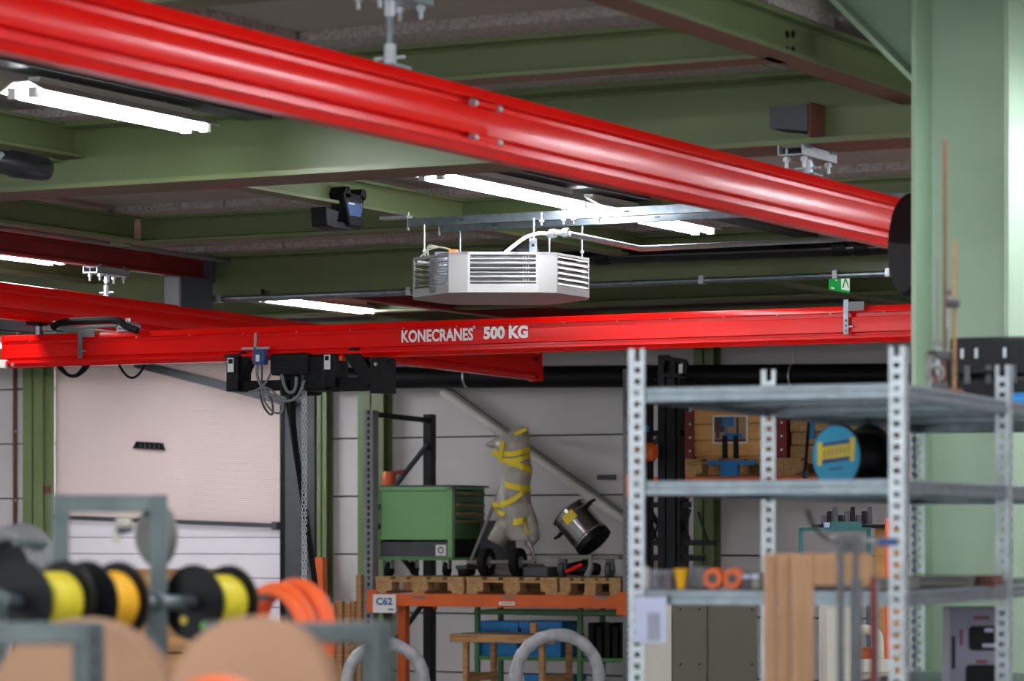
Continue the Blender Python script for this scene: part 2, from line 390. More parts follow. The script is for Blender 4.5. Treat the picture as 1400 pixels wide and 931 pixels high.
wall_col('green wall column behind the pallet rack upright', 489, 524)
wall_col('green wall column behind the dark fork stacker', 948, 975)
# wall pipes
pr = MB().cyl(PY(20.5, 500, YW-.04), V(PY(20.5, 900, YW-.04).x, YW-.04, .1), .018, 10).build('drain_pipe', 'rust'); place(pr, (PY(20.5, 900, YW-.04).x, YW-.04, .1))
tag(pr, 'thin rust-red pipe clipped to the wall beside the gate', 'pipe')
for py in (590, 684):
    p = PY(20.5, py, YW-.04); MB().box(p, (.05, .03, .02)).build('pipe_clip', 'zinc', pr, world=True)
t = thing('wall_duct', 'thick black pipe running high along the rear wall', 'pipe', PY(800, 515, YW-.25))
MB().cyl(PY(430, 517, YW-.25), PY(1330, 512, YW-.25), .088, 20).build('pipe', 'black', t, world=True)
for px in (640, 1084):
    MB().ring(PY(px, 515, YW-.25), (1, 0, 0), .093, .010).build('pipe_clamp', 'zinc', t, world=True)
    MB().cyl(PY(px, 512, YW-.25)+V(0, 0, .05), PY(px, 505, YW-.25)+V(0, 0, .35), .006, 6).build('drop_rod', 'zinc', t, world=True)
# diagonal wind brace
p, q = PY(606, 535, YW-.12), PY(868, 722, YW-.12)
t = thing('wind_brace', 'pale steel tube slanting across the rear wall', 'brace', q)
MB().cyl(p, q, .042, 16).build('brace_tube', 'brace_paint', t, world=True)
nb = V(q.z-p.z, 0, -(q.x-p.x)).normalized(); nb = nb if nb.z > 0 else -nb
MB().bar(p+nb*.045+V(0, -.005, 0), q+nb*.045+V(0, -.005, 0), .05, .022, up=nb).build('brace_fin', 'dish_grey', t, world=True)
# ================================================================ LIGHT FITTINGS
def batten(x, y0, y1, h, label, grp='fluorescent battens under the ceiling', tubes=2):
    t = thing('ceiling_light', label, 'light', (x, (y0+y1)/2, H(h)), 0, grp)
    MB().bb((x-.025, y0+.10, H(h)+.03), (x+.025, y1-.10, H(h)+.06)).build('housing', 'white', t, world=True)
    m = MB()       # winged reflector
    m.prism([(-.10, -.004), (-.035, .03), (.035, .03), (.10, -.004), (.10, 0), (.036, .034), (-.036, .034), (-.10, 0)], (x, y0+.02, H(h)), (x, y1-.02, H(h)), (1, 0, 0), (0, 0, 1))
    m.build('reflector', 'white', t, world=True, smooth=None)
    xs = (-.045, .045) if tubes == 2 else (0,)
    for dx in xs:
        MB().tube([(x+dx, y0+.05, H(h)-.008), (x+dx, y1-.05, H(h)-.008)], .016, 8, cap=False).build('tube', 'tube_glow', t, world=True)
    for yy, dx in [(a_, b_) for a_ in (y0+.035, y1-.035) for b_ in xs]:
        MB().bb((x+dx-.017, yy-.012, H(h)-.026), (x+dx+.017, yy+.012, H(h)+.012)).build('lamp_holder', 'white', t, world=True)
    for yy in (y0+.25, y1-.25):
        MB().cyl((x, yy, H(h)+.06), (x, yy, (ZC2 if x > XS else ZC) if abs(x-XLT) > .1 else H(1.672)), .006, 6).build('drop_rod', 'zinc', t, world=True)
    return t
XLT = -6.95
batten(XLT, 9.45, 10.65, 1.60, 'lit fluorescent batten in front of the deep green main beam')
batten(XLT, 12.49, 13.98, 1.60, 'lit fluorescent batten above the ceiling heater, nearest the deep main beam')
batten(XLT, 14.0, 15.5, 1.60, 'lit fluorescent batten above the strut channels of the heater')
batten(-11.1, 14.0, 15.5, 1.60, 'lit fluorescent batten above the far red rail')
batten(-11.57, 18.55, 19.95, 1.60, 'lit fluorescent batten between heater and ribbed gate')
for x in (-11.3, XLT, -2.6, 1.7):      # the rows go on over the rest of the hall, outside the view
    for y in (-3.6, -1.0, 1.6, 4.2, 6.8):
        if x == XLT and y > 6: continue
        batten(x, y, y+1.5, 1.56, 'fluorescent batten of the rows behind the viewpoint')
    if x > -4:
        for y in (9.4, 12.0, 14.6, 17.2, 20.0):
            batten(x, y, y+1.5, 1.56, 'fluorescent batten of the rows over the right-hand aisle')
for x, y in ((-16.0, 12.0), (-16.0, 15.0), (-16.0, 18.0), (-16.0, 20.5), (-14.6, 21.2)):  # unseen battens, added to brighten the gate and the rear wall
    batten(x, y, y+1.5, 1.56, 'added fluorescent batten out of view, brightening the gate and rear wall')
# dark cable trunking next to the light row
t = thing('cable_trunking', 'long dark grey cable trunking under the ceiling beside the fluorescent row', 'trunking', (-6.93, 9, H(1.68)))
for y0, y1 in ((3.0, 11.04), (11.36, 17.0)):
    MB().bb((-7.00, y0, H(1.672)), (-6.86, y1, H(1.712))).build('trunk_section', 'dark_grey', t, world=True, bevel=.003)
for yy in (5, 7, 10.3, 12.2, 13.4, 15.4):
    MB().bb((-7.02, yy, H(1.710)), (-6.84, yy+.03, ZC)).build('bracket', 'zinc', t, world=True)

# ================================================================ RED CRANE STEELWORK
def rail_profile(h, bulge=.004):
    half = [(.000, .034), (.012, .040), (.145, .047), (.175, .047), (.185, .014), (.290, .013), (.300, .043), (.315, .0460)]
    for i in range(1, 8):
        f = i/8; half.append((.315+.385*f, .0460-.0022*f+bulge*math.sin(math.pi*f)))
    half += [(.70, .0438), (.712, .041), (.722, .014), (.785, .014), (.797, .046), (.805, .048), (.875, .048), (.885, .044), (.915, .036), (1., .026)]
    k = h/.2
    return [(w_*k, h*(1-f)) for f, w_ in half]+[(-w_*k, h*(1-f)) for f, w_ in reversed(half)]
def rail(name, p, q, h, parent, mname='red', bulge=.004):
    p, q = Vector(p), Vector(q); d = (q-p).normalized(); u = d.cross(Vector((0, 0, 1))).normalized(); v = u.cross(d)
    o = MB().prism(rail_profile(h, bulge), p, q, u, v).build(name, mname, parent, world=True, smooth=28)
    return o
def hanger(label, x, y, zr, ztop, par=None):
    """flange clamps, cross channel and threaded rod holding a rail; zr rail top, ztop steel above"""
    t = thing('rail_hanger', label, 'hanger', (x, y, zr), 0, 'rods hanging the red rails')
    MB().bb((x-.05, y-.17, ztop-.042), (x+.05, y+.17, ztop-.038)).bb((x-.05, y-.17, ztop-.042), (x-.046, y+.17, ztop-.004)).bb((x+.046, y-.17, ztop-.042), (x+.05, y+.17, ztop-.004)).build('cross_channel', 'zinc', t, world=True)
    for dy in (-.12, .12):
        MB().box((x, y+dy, ztop-.006), (.12, .05, .012)).build('clamp_plate', 'grey', t, world=True)
        for dx in (-.035, .035):
            MB().cyl((x+dx, y+dy, ztop-.085), (x+dx, y+dy, ztop+.012), .007, 8).cyl((x+dx, y+dy, ztop-.06), (x+dx, y+dy, ztop-.045), .014, 6).build('clamp_bolt', 'zinc', t, world=True)
    MB().cyl((x, y, zr), (x, y, ztop-.04), .011, 10).build('threaded_rod', 'galv', t, world=True)
    MB().cyl((x, y, zr), (x, y, min(zr+.07, ztop-.05)), .019, 10).build('rod_socket', 'zinc', t, world=True)
    MB().cyl((x, y, ztop-.09), (x, y, ztop-.04), .017, 6).build('rod_nut', 'zinc', t, world=True)
    MB().box((x, y, zr+.004), (.085, .10, .008)).build('foot_plate', 'galv', t, world=True)
    MB().cyl((x-.05, y, zr+.03), (x+.05, y, zr+.03), .006, 6).build('cross_pin', 'zinc', t, world=True)
    return t
# near runway, two lengths with a bolted joint
XR1 = -4.605; z1 = H(1.14); yj = PX(664, 170, XR1+.04).y
t = thing('crane_runway', 'bright red crane rail with bolted joint crossing in front of the green beams', 'crane rail', (XR1, yj, z1))
rail('rail_length', (XR1, 5.2, z1), (XR1, yj-.0015, z1), .2, t)
rail('rail_length', (XR1, yj+.0015, z1), (XR1, 17.6, z1), .2, t, bulge=.0015)
for fz in (.245, .76):
    zz = z1+.2*(1-fz)
    o = MB().box((XR1+.041, yj, zz), (.018, .13, .018)).build('splice_bar', 'red', t, world=True, bevel=.003)
    for s_ in (-1, 1):
        MB().cyl((XR1+.041, yj+s_*.066, zz), (XR1+.041, yj+s_*.09, zz), .0115, 10).build('splice_bolt', 'zinc', t, world=True)
    MB().box((XR1-.041, yj, zz), (.018, .13, .018)).build('splice_bar', 'red', t, world=True, bevel=.003)
hanger('galvanised rod hanger of the bright red rail under the concrete ceiling', XR1, 8.05, z1+.2, H(1.58))
hanger('galvanised rod hanger of the bright red rail under the rusty welded bracket', XR1, 11.2, z1+.2, H(1.444))
hanger('galvanised rod hanger of the bright red rail far along the hall', XR1, 16.85, z1+.2, H(1.444))
# far runway, slightly out of level
XR2 = -10.85
p2a, p2b = PX(0, 387.5, XR2), PX(732, 484, XR2)
dd = (p2b-p2a).normalized(); p2a = p2a-dd*2.0
t = thing('crane_runway', 'dark-lit red crane rail passing behind the lettered girder', 'crane rail', (XR2, p2a.y+3, p2a.z-.2))
rail('rail_length', p2a-V(0, 0, .195), p2b-V(0, 0, .195), .2, t, bulge=.0015)
MB().box(p2b+V(0, .006, -.1), (.11, .012, .2)).build('end_plate', 'red', t, world=True)
for dz in (-.04, -.17):
    MB().cyl(p2b+V(.03, -.06, dz), p2b+V(.05, -.06, dz), .012, 8).build('end_stop_bolt', 'black', t, world=True)
MB().tube(arc(p2b+V(0, .02, -.1), p2b+V(.05, .12, .15), -.02, 6), .012, 6).build('end_buffer', 'black', t, world=True)
# dark red carrier beam above it
z3 = H(1.562); ye = PX(277, 370, XR2).y
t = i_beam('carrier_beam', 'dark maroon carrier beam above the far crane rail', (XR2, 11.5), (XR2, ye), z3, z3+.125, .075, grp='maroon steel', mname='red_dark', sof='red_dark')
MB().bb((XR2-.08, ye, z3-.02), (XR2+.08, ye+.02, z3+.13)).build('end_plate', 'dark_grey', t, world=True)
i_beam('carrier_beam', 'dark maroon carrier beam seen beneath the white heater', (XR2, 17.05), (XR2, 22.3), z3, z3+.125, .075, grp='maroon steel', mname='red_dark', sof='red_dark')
ph = PX(146, 400, XR2); zz = p2a.z+dd.z*((ph.y-p2a.y)/dd.y)
hanger('galvanised rod hanger between maroon carrier beam and far red rail', XR2, ph.y, zz, z3)
p = PX(246, 385, XR2); zz = p2a.z+dd.z*((p.y-p2a.y)/dd.y)
t = thing('rail_hanger', 'pair of thin dark drop rods beside the grey beam shoe', 'hanger', (p.x, p.y, zz), 0, 'rods hanging the red rails')
for dx in (-.02, .03): MB().cyl((p.x+dx, p.y, zz), (p.x+dx, p.y, z3), .010, 8).build('drop_rod', 'dark_grey', t, world=True)
t = thing('beam_shoe', 'grey steel shoe at the end of the maroon carrier beam', 'bracket', (XR2, ye-.2, H(1.38)))
MB().bb((XR2-.06, ye-.33, H(1.375)), (XR2+.045, ye-.30, z3-.001)).build('face_plate', 'grey', t, world=True)
MB().bb((XR2+.045, ye-.33, H(1.375)), (XR2+.06, ye+.02, z3-.001)).build('side_plate', 'dark_grey', t, world=True)
MB().bb((XR2-.06, ye-.30, z3-.02), (XR2+.045, ye+.02, z3-.002)).build('top_plate', 'dark_grey', t, world=True)
# ---------------------------------------------------------------- the lettered bridge girder
YG = 14.95; HG = .183; zg = H(.947)
xg0, xg1 = PY(4, 480, YG-.05).x, PY(1520, 420, YG).x
g = thing('bridge_girder', 'red crane bridge girder lettered in white with its load limit', 'crane girder', ((xg0+xg1)/2, YG, zg))
rail('girder', (xg0, YG, zg), (xg1, YG, zg), HG, g, bulge=.0005)
yf = YG-.0462*HG/.2-.0016
def on_g(px, py): return PY(px, py, yf)
a, b = on_g(549, 464.5), on_g(647, 460)
text_mesh('KONECRANES', .066, b.x-a.x, 'letters', 'lettering', g, face_M(Vector((a.x, yf, H(1.018)))-Vector(g.location), (1, 0, 0), (0, 0, 1)), bold=.03)
a, b = on_g(661, 460), on_g(722, 457)
text_mesh('500 KG', .067, b.x-a.x, 'letters', 'lettering', g, face_M(Vector((a.x, yf, H(1.021)))-Vector(g.location), (1, 0, 0), (0, 0, 1)), bold=.05)
a = on_g(648.2, 447.5); MB().ring(a, (0, 1, 0), .006, .0012, 14, 4).build('registered_mark', 'letters', g, world=True)
MB().bb((xg0-.012, YG-.05, zg), (xg0, YG+.05, zg+HG)).build('end_cap', 'red', g, world=True)
MB().box((xg0-.005, YG-.03, zg+.02), (.05, .05, .05)).build('end_stop', 'cream', g, world=True, bevel=.006)
p = PY(18, 499, YG-.046); MB().cyl(p, p+V(0, -.012, 0), .010, 6).build('end_bolt', 'zinc', g, world=True)
for px in range(40, 1250, 73):
    p = PY(px, 0, YG-.04); MB().cyl((p.x, YG-.038, zg+HG*.80), (p.x, YG-.038, zg+HG*.80+.008), .004, 6).build('rivet', 'zinc', g, world=True)
for px, nm in ((110, 'grey'), (1157, 'white')):     # limit switch plates
    p = PY(px, 460, YG-.06); z0 = zg+HG
    o = MB().bb((p.x-.013, YG-.066, zg+.042), (p.x+.013, YG-.058, z0+.03)).build('switch_plate', 'galv' if px > 500 else 'grey', g, world=True)
    MB().bb((p.x+.0, YG-.064, z0-.025), (p.x+.095, YG-.058, z0+.018)).build('switch_tab', 'grey', g, world=True)
    for zz in (.06, .085, .11): MB().cyl((p.x, YG-.0665, zg+zz), (p.x, YG-.0685, zg+zz), .006, 6).build('bolt', 'dark_grey', o, world=True)
    MB().cyl((p.x+.013, YG-.06, zg+.08), (p.x+.034, YG-.06, zg+.08), .005, 6).build('stop_screw', 'zinc', o, world=True)
# end carriage on the far runway
t = thing('end_carriage', 'bolted end carriage with black cable loops on the girder below the far rail', 'carriage', PY(122, 452, YG))
zt = zg+HG
for px in (71, 171):
    p = PY(px, 450, YG-.03)
    o = MB().bb((p.x-.045, YG-.05, zt), (p.x+.045, YG+.05, zt+.012)).build('clamp_base', 'zinc', t, world=True)
    for dx in (-.03, 0, .03): MB().cyl((p.x+dx, YG-.06, zt+.03), (p.x+dx, YG+.06, zt+.03), .017, 6).build('clamp_bolt', 'zinc', t, world=True)
    MB().cyl((p.x, YG, zt+.012), (p.x, YG, zt+.075), .014, 8).build('stud', 'zinc', t, world=True)
    MB().box((p.x, YG, zt+.035), (.05, .09, .04)).build('clamp_body', 'grey', t, world=True, bevel=.004)
zr2 = p2a.z+dd.z*((YG-p2a.y)/dd.y)-.195
MB().cyl((XR2, YG, zt), (XR2, YG, zr2), .016, 10).build('suspension_link', 'zinc', t, world=True); MB().box((XR2, YG, zr2-.01), (.08, .16, .02)).build('roller_yoke', 'black', t, world=True, bevel=.004)
pts = [PY(a, b, YG-.07) for a, b in ((72, 448), (85, 441), (130, 438), (160, 438), (172, 446), (188, 452))]
MB().tube(spline(pts), .020, 8).build('cable_bundle', 'rubber', t, world=True)
pts = [PY(a, b, YG-.06) for a, b in ((82, 446), (105, 448), (135, 446), (160, 445))]
MB().tube(spline(pts), .010, 8).build('cable', 'grey', t, world=True)
MB().bar(PY(-20, 441, YG+.12), PY(75, 450, YG+.12), .10, .075).build('carriage_beam', 'black', t, world=True, bevel=.008)
for k, (a, b, c_, e) in enumerate(((78, 122, 498, 16), (82, 116, 499, 15), (163, 198, 499, 17))):
    MB().tube(arc(PY(a, c_, YG), PY(b, c_, YG), e*.0042, 12), .010 if k < 2 else .007, 8).build('cable_loop', 'rubber', t, world=True)
# ---------------------------------------------------------------- chain hoist on the girder
ho = thing('chain_hoist', 'black chain hoist with trolleys hanging under the red girder', 'hoist', PY(420, 500, YG))
def HB(name, a, b, y0, y1, mname, par=None, bev=.004):
    p, q = PY(*a, YG+y0), PY(*b, YG+y0)
    return MB().bb((p.x, YG+y0, p.z), (q.x, YG+y1, q.z)).build(name, mname, par or ho, world=True, bevel=bev)
HB('trolley', (309, 487), (325, 535), -.07, .07, 'black'); HB('label_plate', (311, 489.5), (319, 508.5), -.074, -.07, 'white', bev=0)
HB('trolley_roller', (306, 484.5), (329, 488.5), -.05, .05, 'black')
MB().bar(PY(341, 484, YG), PY(322, 527, YG), .08, .075).build('trolley_arm', 'black', ho, world=True, bevel=.004)
HB('cross_bar', (322, 521), (392, 533), -.03, .05, 'black')
bd = HB('hoist_body', (370, 483.5), (420, 512), -.09, .13, 'black_gloss', bev=.008)
for i in range(7): HB('cooling_fin', (369.5, 486+i*3.6), (420.5, 487.6+i*3.6), -.097, -.088, 'black', bd, bev=0)
HB('gear_case', (414, 485), (443, 534), -.08, .12, 'black', bev=.014)
HB('motor_cover', (382, 510), (424, 540), .0, .14, 'black', bev=.02)
HB('trolley', (437, 484), (458, 529), -.07, .07, 'black'); HB('label_plate', (443, 485), (451, 505), -.074, -.07, 'white', bev=0)
HB('label_print', (444, 486.5), (449.5, 492.5), -.0752, -.0742, 'black', bev=0); HB('label_print', (312, 491), (318, 497), -.0752, -.0742, 'black', bev=0)
HB('cross_bar', (448, 517), (526, 533), -.03, .05, 'black')
MB().bar(PY(481, 478, YG), PY(513, 524, YG), .08, .085).build('trolley_arm', 'black', ho, world=True, bevel=.004)
HB('trolley', (506, 490), (524, 537), -.07, .07, 'black'); HB('trolley_roller', (504, 489), (528, 493.5), -.05, .05, 'black')
pb = PY(514.5, 498, YG-.075); MB().cyl(pb, pb+V(0, -.012, 0), .010, 6).build('bolt', 'zinc', ho, world=True)
vs = [PY(*q, YG-.03) for q in ((456, 494), (468, 493), (467, 480), (463, 480.5))]
MB().add(vs+[v+V(0, .05, 0) for v in vs], [(0, 1, 2, 3), (4, 5, 6, 7), (0, 1, 5, 4), (1, 2, 6, 5), (2, 3, 7, 6), (3, 0, 4, 7)]).build('orange_stop', 'orange_bright', ho, world=True)
sw = HB('limit_switch', (345, 478), (360, 498), -.12, -.07, 'blue_dark', bev=.005)
HB('switch_label', (349.5, 485), (354.5, 494), -.1215, -.1202, 'white', sw, bev=0)
MB().bar(PY(331, 476.5, YG-.10), PY(368, 475.5, YG-.10), .012, .012).build('switch_rod', 'zinc', sw, world=True)
MB().bar(PY(349, 479, YG-.10), PY(349.5, 455, YG-.10), .012, .012).build('switch_rod', 'zinc', sw, world=True)
def HC(name, pts, r, mname, y=-.09): return MB().tube(spline([PY(a, b, YG+y) for a, b in pts], 6), r, 7).build(name, mname, ho, world=True)
HC('cable', ((352, 497), (352, 515), (360, 530), (378, 545), (395, 548), (408, 540), (416, 520)), .008, 'grey')
HC('cable', ((358, 498), (358, 520), (356, 540), (362, 558), (371, 567), (373, 556), (368, 540), (358, 528)), .006, 'dark_grey')
HC('cable', ((385, 512), (390, 530), (397, 537), (404, 531), (405, 515)), .009, 'grey')
HC('cable', ((358, 528), (372, 534), (384, 548), (386, 560), (380, 565), (370, 560), (360, 545), (357, 530)), .006, 'grey')
HC('cable', ((371, 510), (362, 524), (352, 533), (340, 536)), .007, 'grey')
HC('pendant_cable', ((398, 540), (400, 590), (410, 660), (422, 740), (434, 830), (442, 900)), .012, 'rubber', -.02)
HC('pendant_cable', ((402, 545), (404, 590), (413, 660), (425, 740), (437, 830), (446, 900)), .008, 'rubber', -.02)
# the load chain: small welded links, two falls
lm = MB(); pitch = .021
pa = PY(416, 512, YG-.03); pe = PY(416, 838, YG-.03); n = int((pa.z-pe.z)/pitch)
for fall in (-.009, .009):
    for i in range(n):
        z = pa.z-i*pitch; c_ = V(pa.x+fall, pa.y, z); ax = V(1, 0, 0) if i % 2 else V(0, 1, 0); sd = V(0, 1, 0) if i % 2 else V(1, 0, 0)
        pts = [c_+sd*(.0075*math.cos(g_))+V(0, 0, .014*math.sin(g_)) for g_ in [k*math.pi/3 for k in range(6)]]
        lm.tube(pts, .0032, 4, closed=True)
ch = lm.build('load_chain', 'zinc', ho, world=True); ch['kind'] = 'stuff'
hk = HB('hook_block', (408, 838), (424, 852), -.05, .0, 'black', bev=.01)
HB('hook_stripe', (416, 842), (423, 850), -.056, -.05, 'amber', hk, bev=0)
MB().ring(PY(416, 862, YG-.025), (0, 1, 0), .04, .010, 20, 8, -150, 120).build('hook', 'amber', hk, world=True)

# ================================================================ CEILING HEATER AND ITS STRUTS
for k, (yy, x0) in enumerate(((13.94, 561), (14.26, 607))):
    p = PY(x0, 310, yy)
    t = thing('strut_channel', ('front' if k == 0 else 'rear')+' galvanised strut channel carrying the white ceiling heater', 'strut', ((p.x-3.2)/2, yy, H(1.53)), 0, 'strut channels of the heater')
    m = MB().prism([(-.021, 0), (.021, 0), (.021, .041), (.010, .041), (.010, .038), (.018, .038), (.018, .003), (-.018, .003), (-.018, .038), (-.010, .038), (-.010, .041), (-.021, .041)], (p.x, yy, H(1.525)), (-3.2, yy, H(1.525)), (0, 1, 0), (0, 0, 1))
    m.build('channel', 'galv', t, world=True, smooth=None)
    for i in range(9):
        xx = p.x+.3+i*.45; MB().box((xx, yy-.0215, H(1.546)), (.028, .003, .009)).build('slot', 'dark_grey', t, world=True)
    for xx in (-7.94, -4.17):
        MB().box((xx, yy, H(1.575)), (.16, .06, .018)).build('beam_clamp', 'zinc', t, world=True, bevel=.003)
        MB().cyl((xx+.07, yy, H(1.51)), (xx+.07, yy, H(1.60)), .006, 8).build('clamp_bolt', 'zinc', t, world=True)
hc = P(685, 400, 15.94)
he = thing('ceiling_heater', 'white many-sided ceiling heater with open louvred sides', 'heater', (hc.x, hc.y, H(1.164)), TH+R(1.5))
FW = [(-.171, -.42), (.171, -.42), (.262, -.385), (.434, -.07), (.434, .07), (.262, .385), (.171, .42), (-.171, .42), (-.262, .385), (-.436, .07), (-.436, -.07), (-.262, -.385)]
HT = .197
FWm = [(a*.93, b*.93) for a, b in FW]; FWs = [(a*.8, b*.8) for a, b in FW]
# bottom tray: flat pan with upright rim
nn = len(FW); tv = [V(a, b, 0) for a, b in FW]+[V(a, b, .042) for a, b in FW]+[V(a*.985, b*.985, .042) for a, b in FW]+[V(a*.985, b*.985, .006) for a, b in FW]
fs = [tuple(range(nn))[::-1], tuple(range(3*nn, 4*nn))]
for l in range(3): fs += [(l*nn+i, l*nn+(i+1) % nn, (l+1)*nn+(i+1) % nn, (l+1)*nn+i) for i in range(nn)]
MB().add(tv, fs).build('bottom_tray', 'heater_white', he, smooth=20, bevel=.002)
tv = [V(a, b, HT-.012) for a, b in FW]+[V(a, b, HT) for a, b in FW]+[V(a*.95, b*.95, HT) for a, b in FW]+[V(a*.95, b*.95, HT-.012) for a, b in FW]
fs = []
for l in range(4): fs += [(l*nn+i, l*nn+(i+1) % nn, ((l+1) % 4)*nn+(i+1) % nn, ((l+1) % 4)*nn+i) for i in range(nn)]
MB().add(tv, fs).build('top_rim', 'heater_white', he, smooth=20)
for a, b in ((1, 2), (5, 6), (7, 8), (11, 0)):       # blank corner panels
    p, q = V(*FW[a], 0), V(*FW[b], 0); d = (q-p).normalized(); u = V(d.y, -d.x, 0)
    MB().prism([(0, 0), (0, .004), ((q-p).length, .004), ((q-p).length, 0)], p+V(0, 0, .04), p+V(0, 0, HT-.004), d, -u).build('corner_panel', 'heater_white', he, smooth=None)
for a, b in ((3, 4), (9, 10)):
    p, q = V(*FW[a], 0), V(*FW[b], 0); d = (q-p).normalized(); u = V(d.y, -d.x, 0)
    MB().prism([(0, 0), (0, .004), ((q-p).length, .004), ((q-p).length, 0)], p+V(0, 0, .04), p+V(0, 0, HT-.004), d, -u).build('corner_panel', 'heater_white', he, smooth=None)
def louvres(a, b, n, tilt, hgt, name='louvre'):
    p, q = V(*FW[a], 0), V(*FW[b], 0); d = (q-p).normalized(); u = V(d.y, -d.x, 0); L_ = (q-p).length
    for s_, t_ in ((0, .012), (L_-.012, .012)):
        MB().prism([(0, 0), (0, .008), (t_, .008), (t_, 0)], p+d*s_+V(0, 0, .04), p+d*s_+V(0, 0, HT-.006), d, -u).build('grille_post', 'heater_white', he, smooth=None)
    for i in range(n):
        z = .052+(HT-.066)*i/(n-1); c_ = p+d*(L_/2)-u*.006+V(0, 0, z)
        M_ = Matrix((d, u, V(0, 0, 1))).transposed() @ Matrix.Rotation(R(tilt), 3, 'X')
        MB().box(c_, (L_-.016, hgt, .0035), M_).build(name, 'heater_white', he, smooth=None)
louvres(0, 1, 7, 25, .014); louvres(2, 3, 6, -58, .022); louvres(10, 11, 6, 10, .010); louvres(6, 7, 7, 25, .014); louvres(4, 5, 6, 20, .014); louvres(8, 9, 6, 20, .014)
MB().bb((-.19, -.30, .01), (.20, .10, HT-.012)).build('heat_exchanger', 'dark_grey', he)
m = MB()
for i in range(46): m.bb((-.19+i*.0087, -.306, .02), (-.188+i*.0087, -.30, HT-.02))
m.build('exchanger_fins', 'dark_grey', he, smooth=None, kind='stuff')
for i in range(4): MB().cyl((-.185, -.31, .055+i*.033), (.195, -.31, .055+i*.033), .005, 8).build('exchanger_tube', 'coil_silver', he)
for dx in (.10, .113, .126): MB().cyl((dx, -.325, .03), (dx, -.325, HT-.01), .0025, 6).build('header_pipe', 'heater_white', he)
pts = [V(-.29, -.22+.02*0, .012+i*.0075) for i in range(24)]
MB().tube(pts, [.062+(.006 if i % 2 else 0) for i in range(24)], 18).build('foil_duct', 'foil', he)
MB().bb((-.33, -.28, HT-.012), (-.22, -.18, HT+.012)).build('terminal_box', 'grey', he, bevel=.005)
MB().bb((-.262, -.30, HT-.006), (-.215, -.25, HT+.022)).build('orange_plug', 'orange_bright', he, bevel=.004)
MB().lathe([(.27, 0), (.27, .03), (.24, .048), (.1, .058), (.0, .06)], (.03, 0, HT-.03), (0, 0, 1), 36).build('fan_ring', 'black_gloss', he)
for k in range(8):
    a = k*math.pi/4; MB().tube([(.03+.06*math.cos(a), .06*math.sin(a), HT+.036), (.03+.26*math.cos(a), .26*math.sin(a), HT+.022)], .003, 5).build('guard_wire', 'black', he)
MB().lathe([(.09, 0), (.09, .05), (.07, .075), (0, .08)], (.10, .05, HT+.0), (0, 0, 1), 24).build('fan_motor', 'black', he)
for k in range(3):
    MB().tube(spline([(-.40+k*.02, -.12, HT), (-.36, -.16, HT+.03+k*.01), (-.30, -.2, HT+.04), (-.24, -.26, HT+.02)]), .004, 6).build('cable', 'cream', he)
MB().bb((.128, -.385, HT-.01), (.165, -.381, HT+.068)).build('hanger_tab', 'galv', he)
MB().cyl((.146, -.386, HT+.035), (.146, -.39, HT+.035), .008, 10).build('tab_hole', 'black', he)
for dx, dy in ((-.38, -.05), (-.20, .28), (.15, -.38), (.40, -.02), (.25, .3)):       # drop rods up to the struts
    MB().cyl((dx, dy, HT-.01), (dx, dy, .364), .0045, 8).build('drop_rod', 'zinc', he)
    MB().cyl((dx, dy, HT+.03), (dx, dy, HT+.042), .010, 6).build('rod_nut', 'zinc', he)
# its supply cable and the galvanised conduit
t = thing('supply_conduit', 'thin galvanised conduit leading from the heater along the main beam', 'conduit', PY(760, 320, 13.85))
MB().tube([PY(a, b, 13.8) for a, b in ((748, 320.5), (762, 318), (778, 320))]+[PY(876, 340, 14.4), PY(1156, 327, 16.45), PY(1330, 322, 16.45)], .014, 10).build('conduit', 'zinc', t, world=True)
for q in (PY(752, 319.5, 13.8), PY(770, 318.5, 13.8)): MB().cyl(q, q+V(.03, 0, 0), .022, 8).build('coupling', 'zinc', t, world=True)
MB().tube(spline([PY(690, 346, 13.6), PY(705, 334, 13.7), PY(720, 324, 13.75), PY(738, 319, 13.8), PY(750, 320, 13.8)]), .009, 8).build('flexible_cable', 'white', t, world=True)
for px, py in ((743, 312), (773, 313), (787, 316), (821, 318)):
    q = PY(px, py, 13.94); MB().cyl(V(q.x, 13.92, H(1.50)), V(q.x, 13.92, H(1.56)), .005, 8).cyl(V(q.x, 13.92, H(1.515)), V(q.x, 13.92, H(1.525)), .014, 6).build('strut_bolt', 'zinc', t, world=True)
# black pipe in front of the far main beam
t = thing('roof_pipe', 'black plastic pipe under the ceiling to the right of the heater', 'pipe', PY(1000, 345, 16.5))
MB().cyl(PY(700, 356, 16.55), PY(1228, 337, 16.55), .040, 18).build('pipe', 'black_gloss', t, world=True)
for px in (826, 1150, 1180):
    p = PY(px, 354.2-(px-700)*.036+1, 16.55); MB().cyl(p-V(.04, 0, 0), p+V(.04, 0, 0), .047, 18).build('pipe_joint', 'black', t, world=True)
for px in (822, 1155):
    p = PY(px, 352-(px-700)*.036, 16.55); MB().cyl(p, V(p.x, p.y, ZC-.03), .005, 6).build('drop_rod', 'zinc', t, world=True)
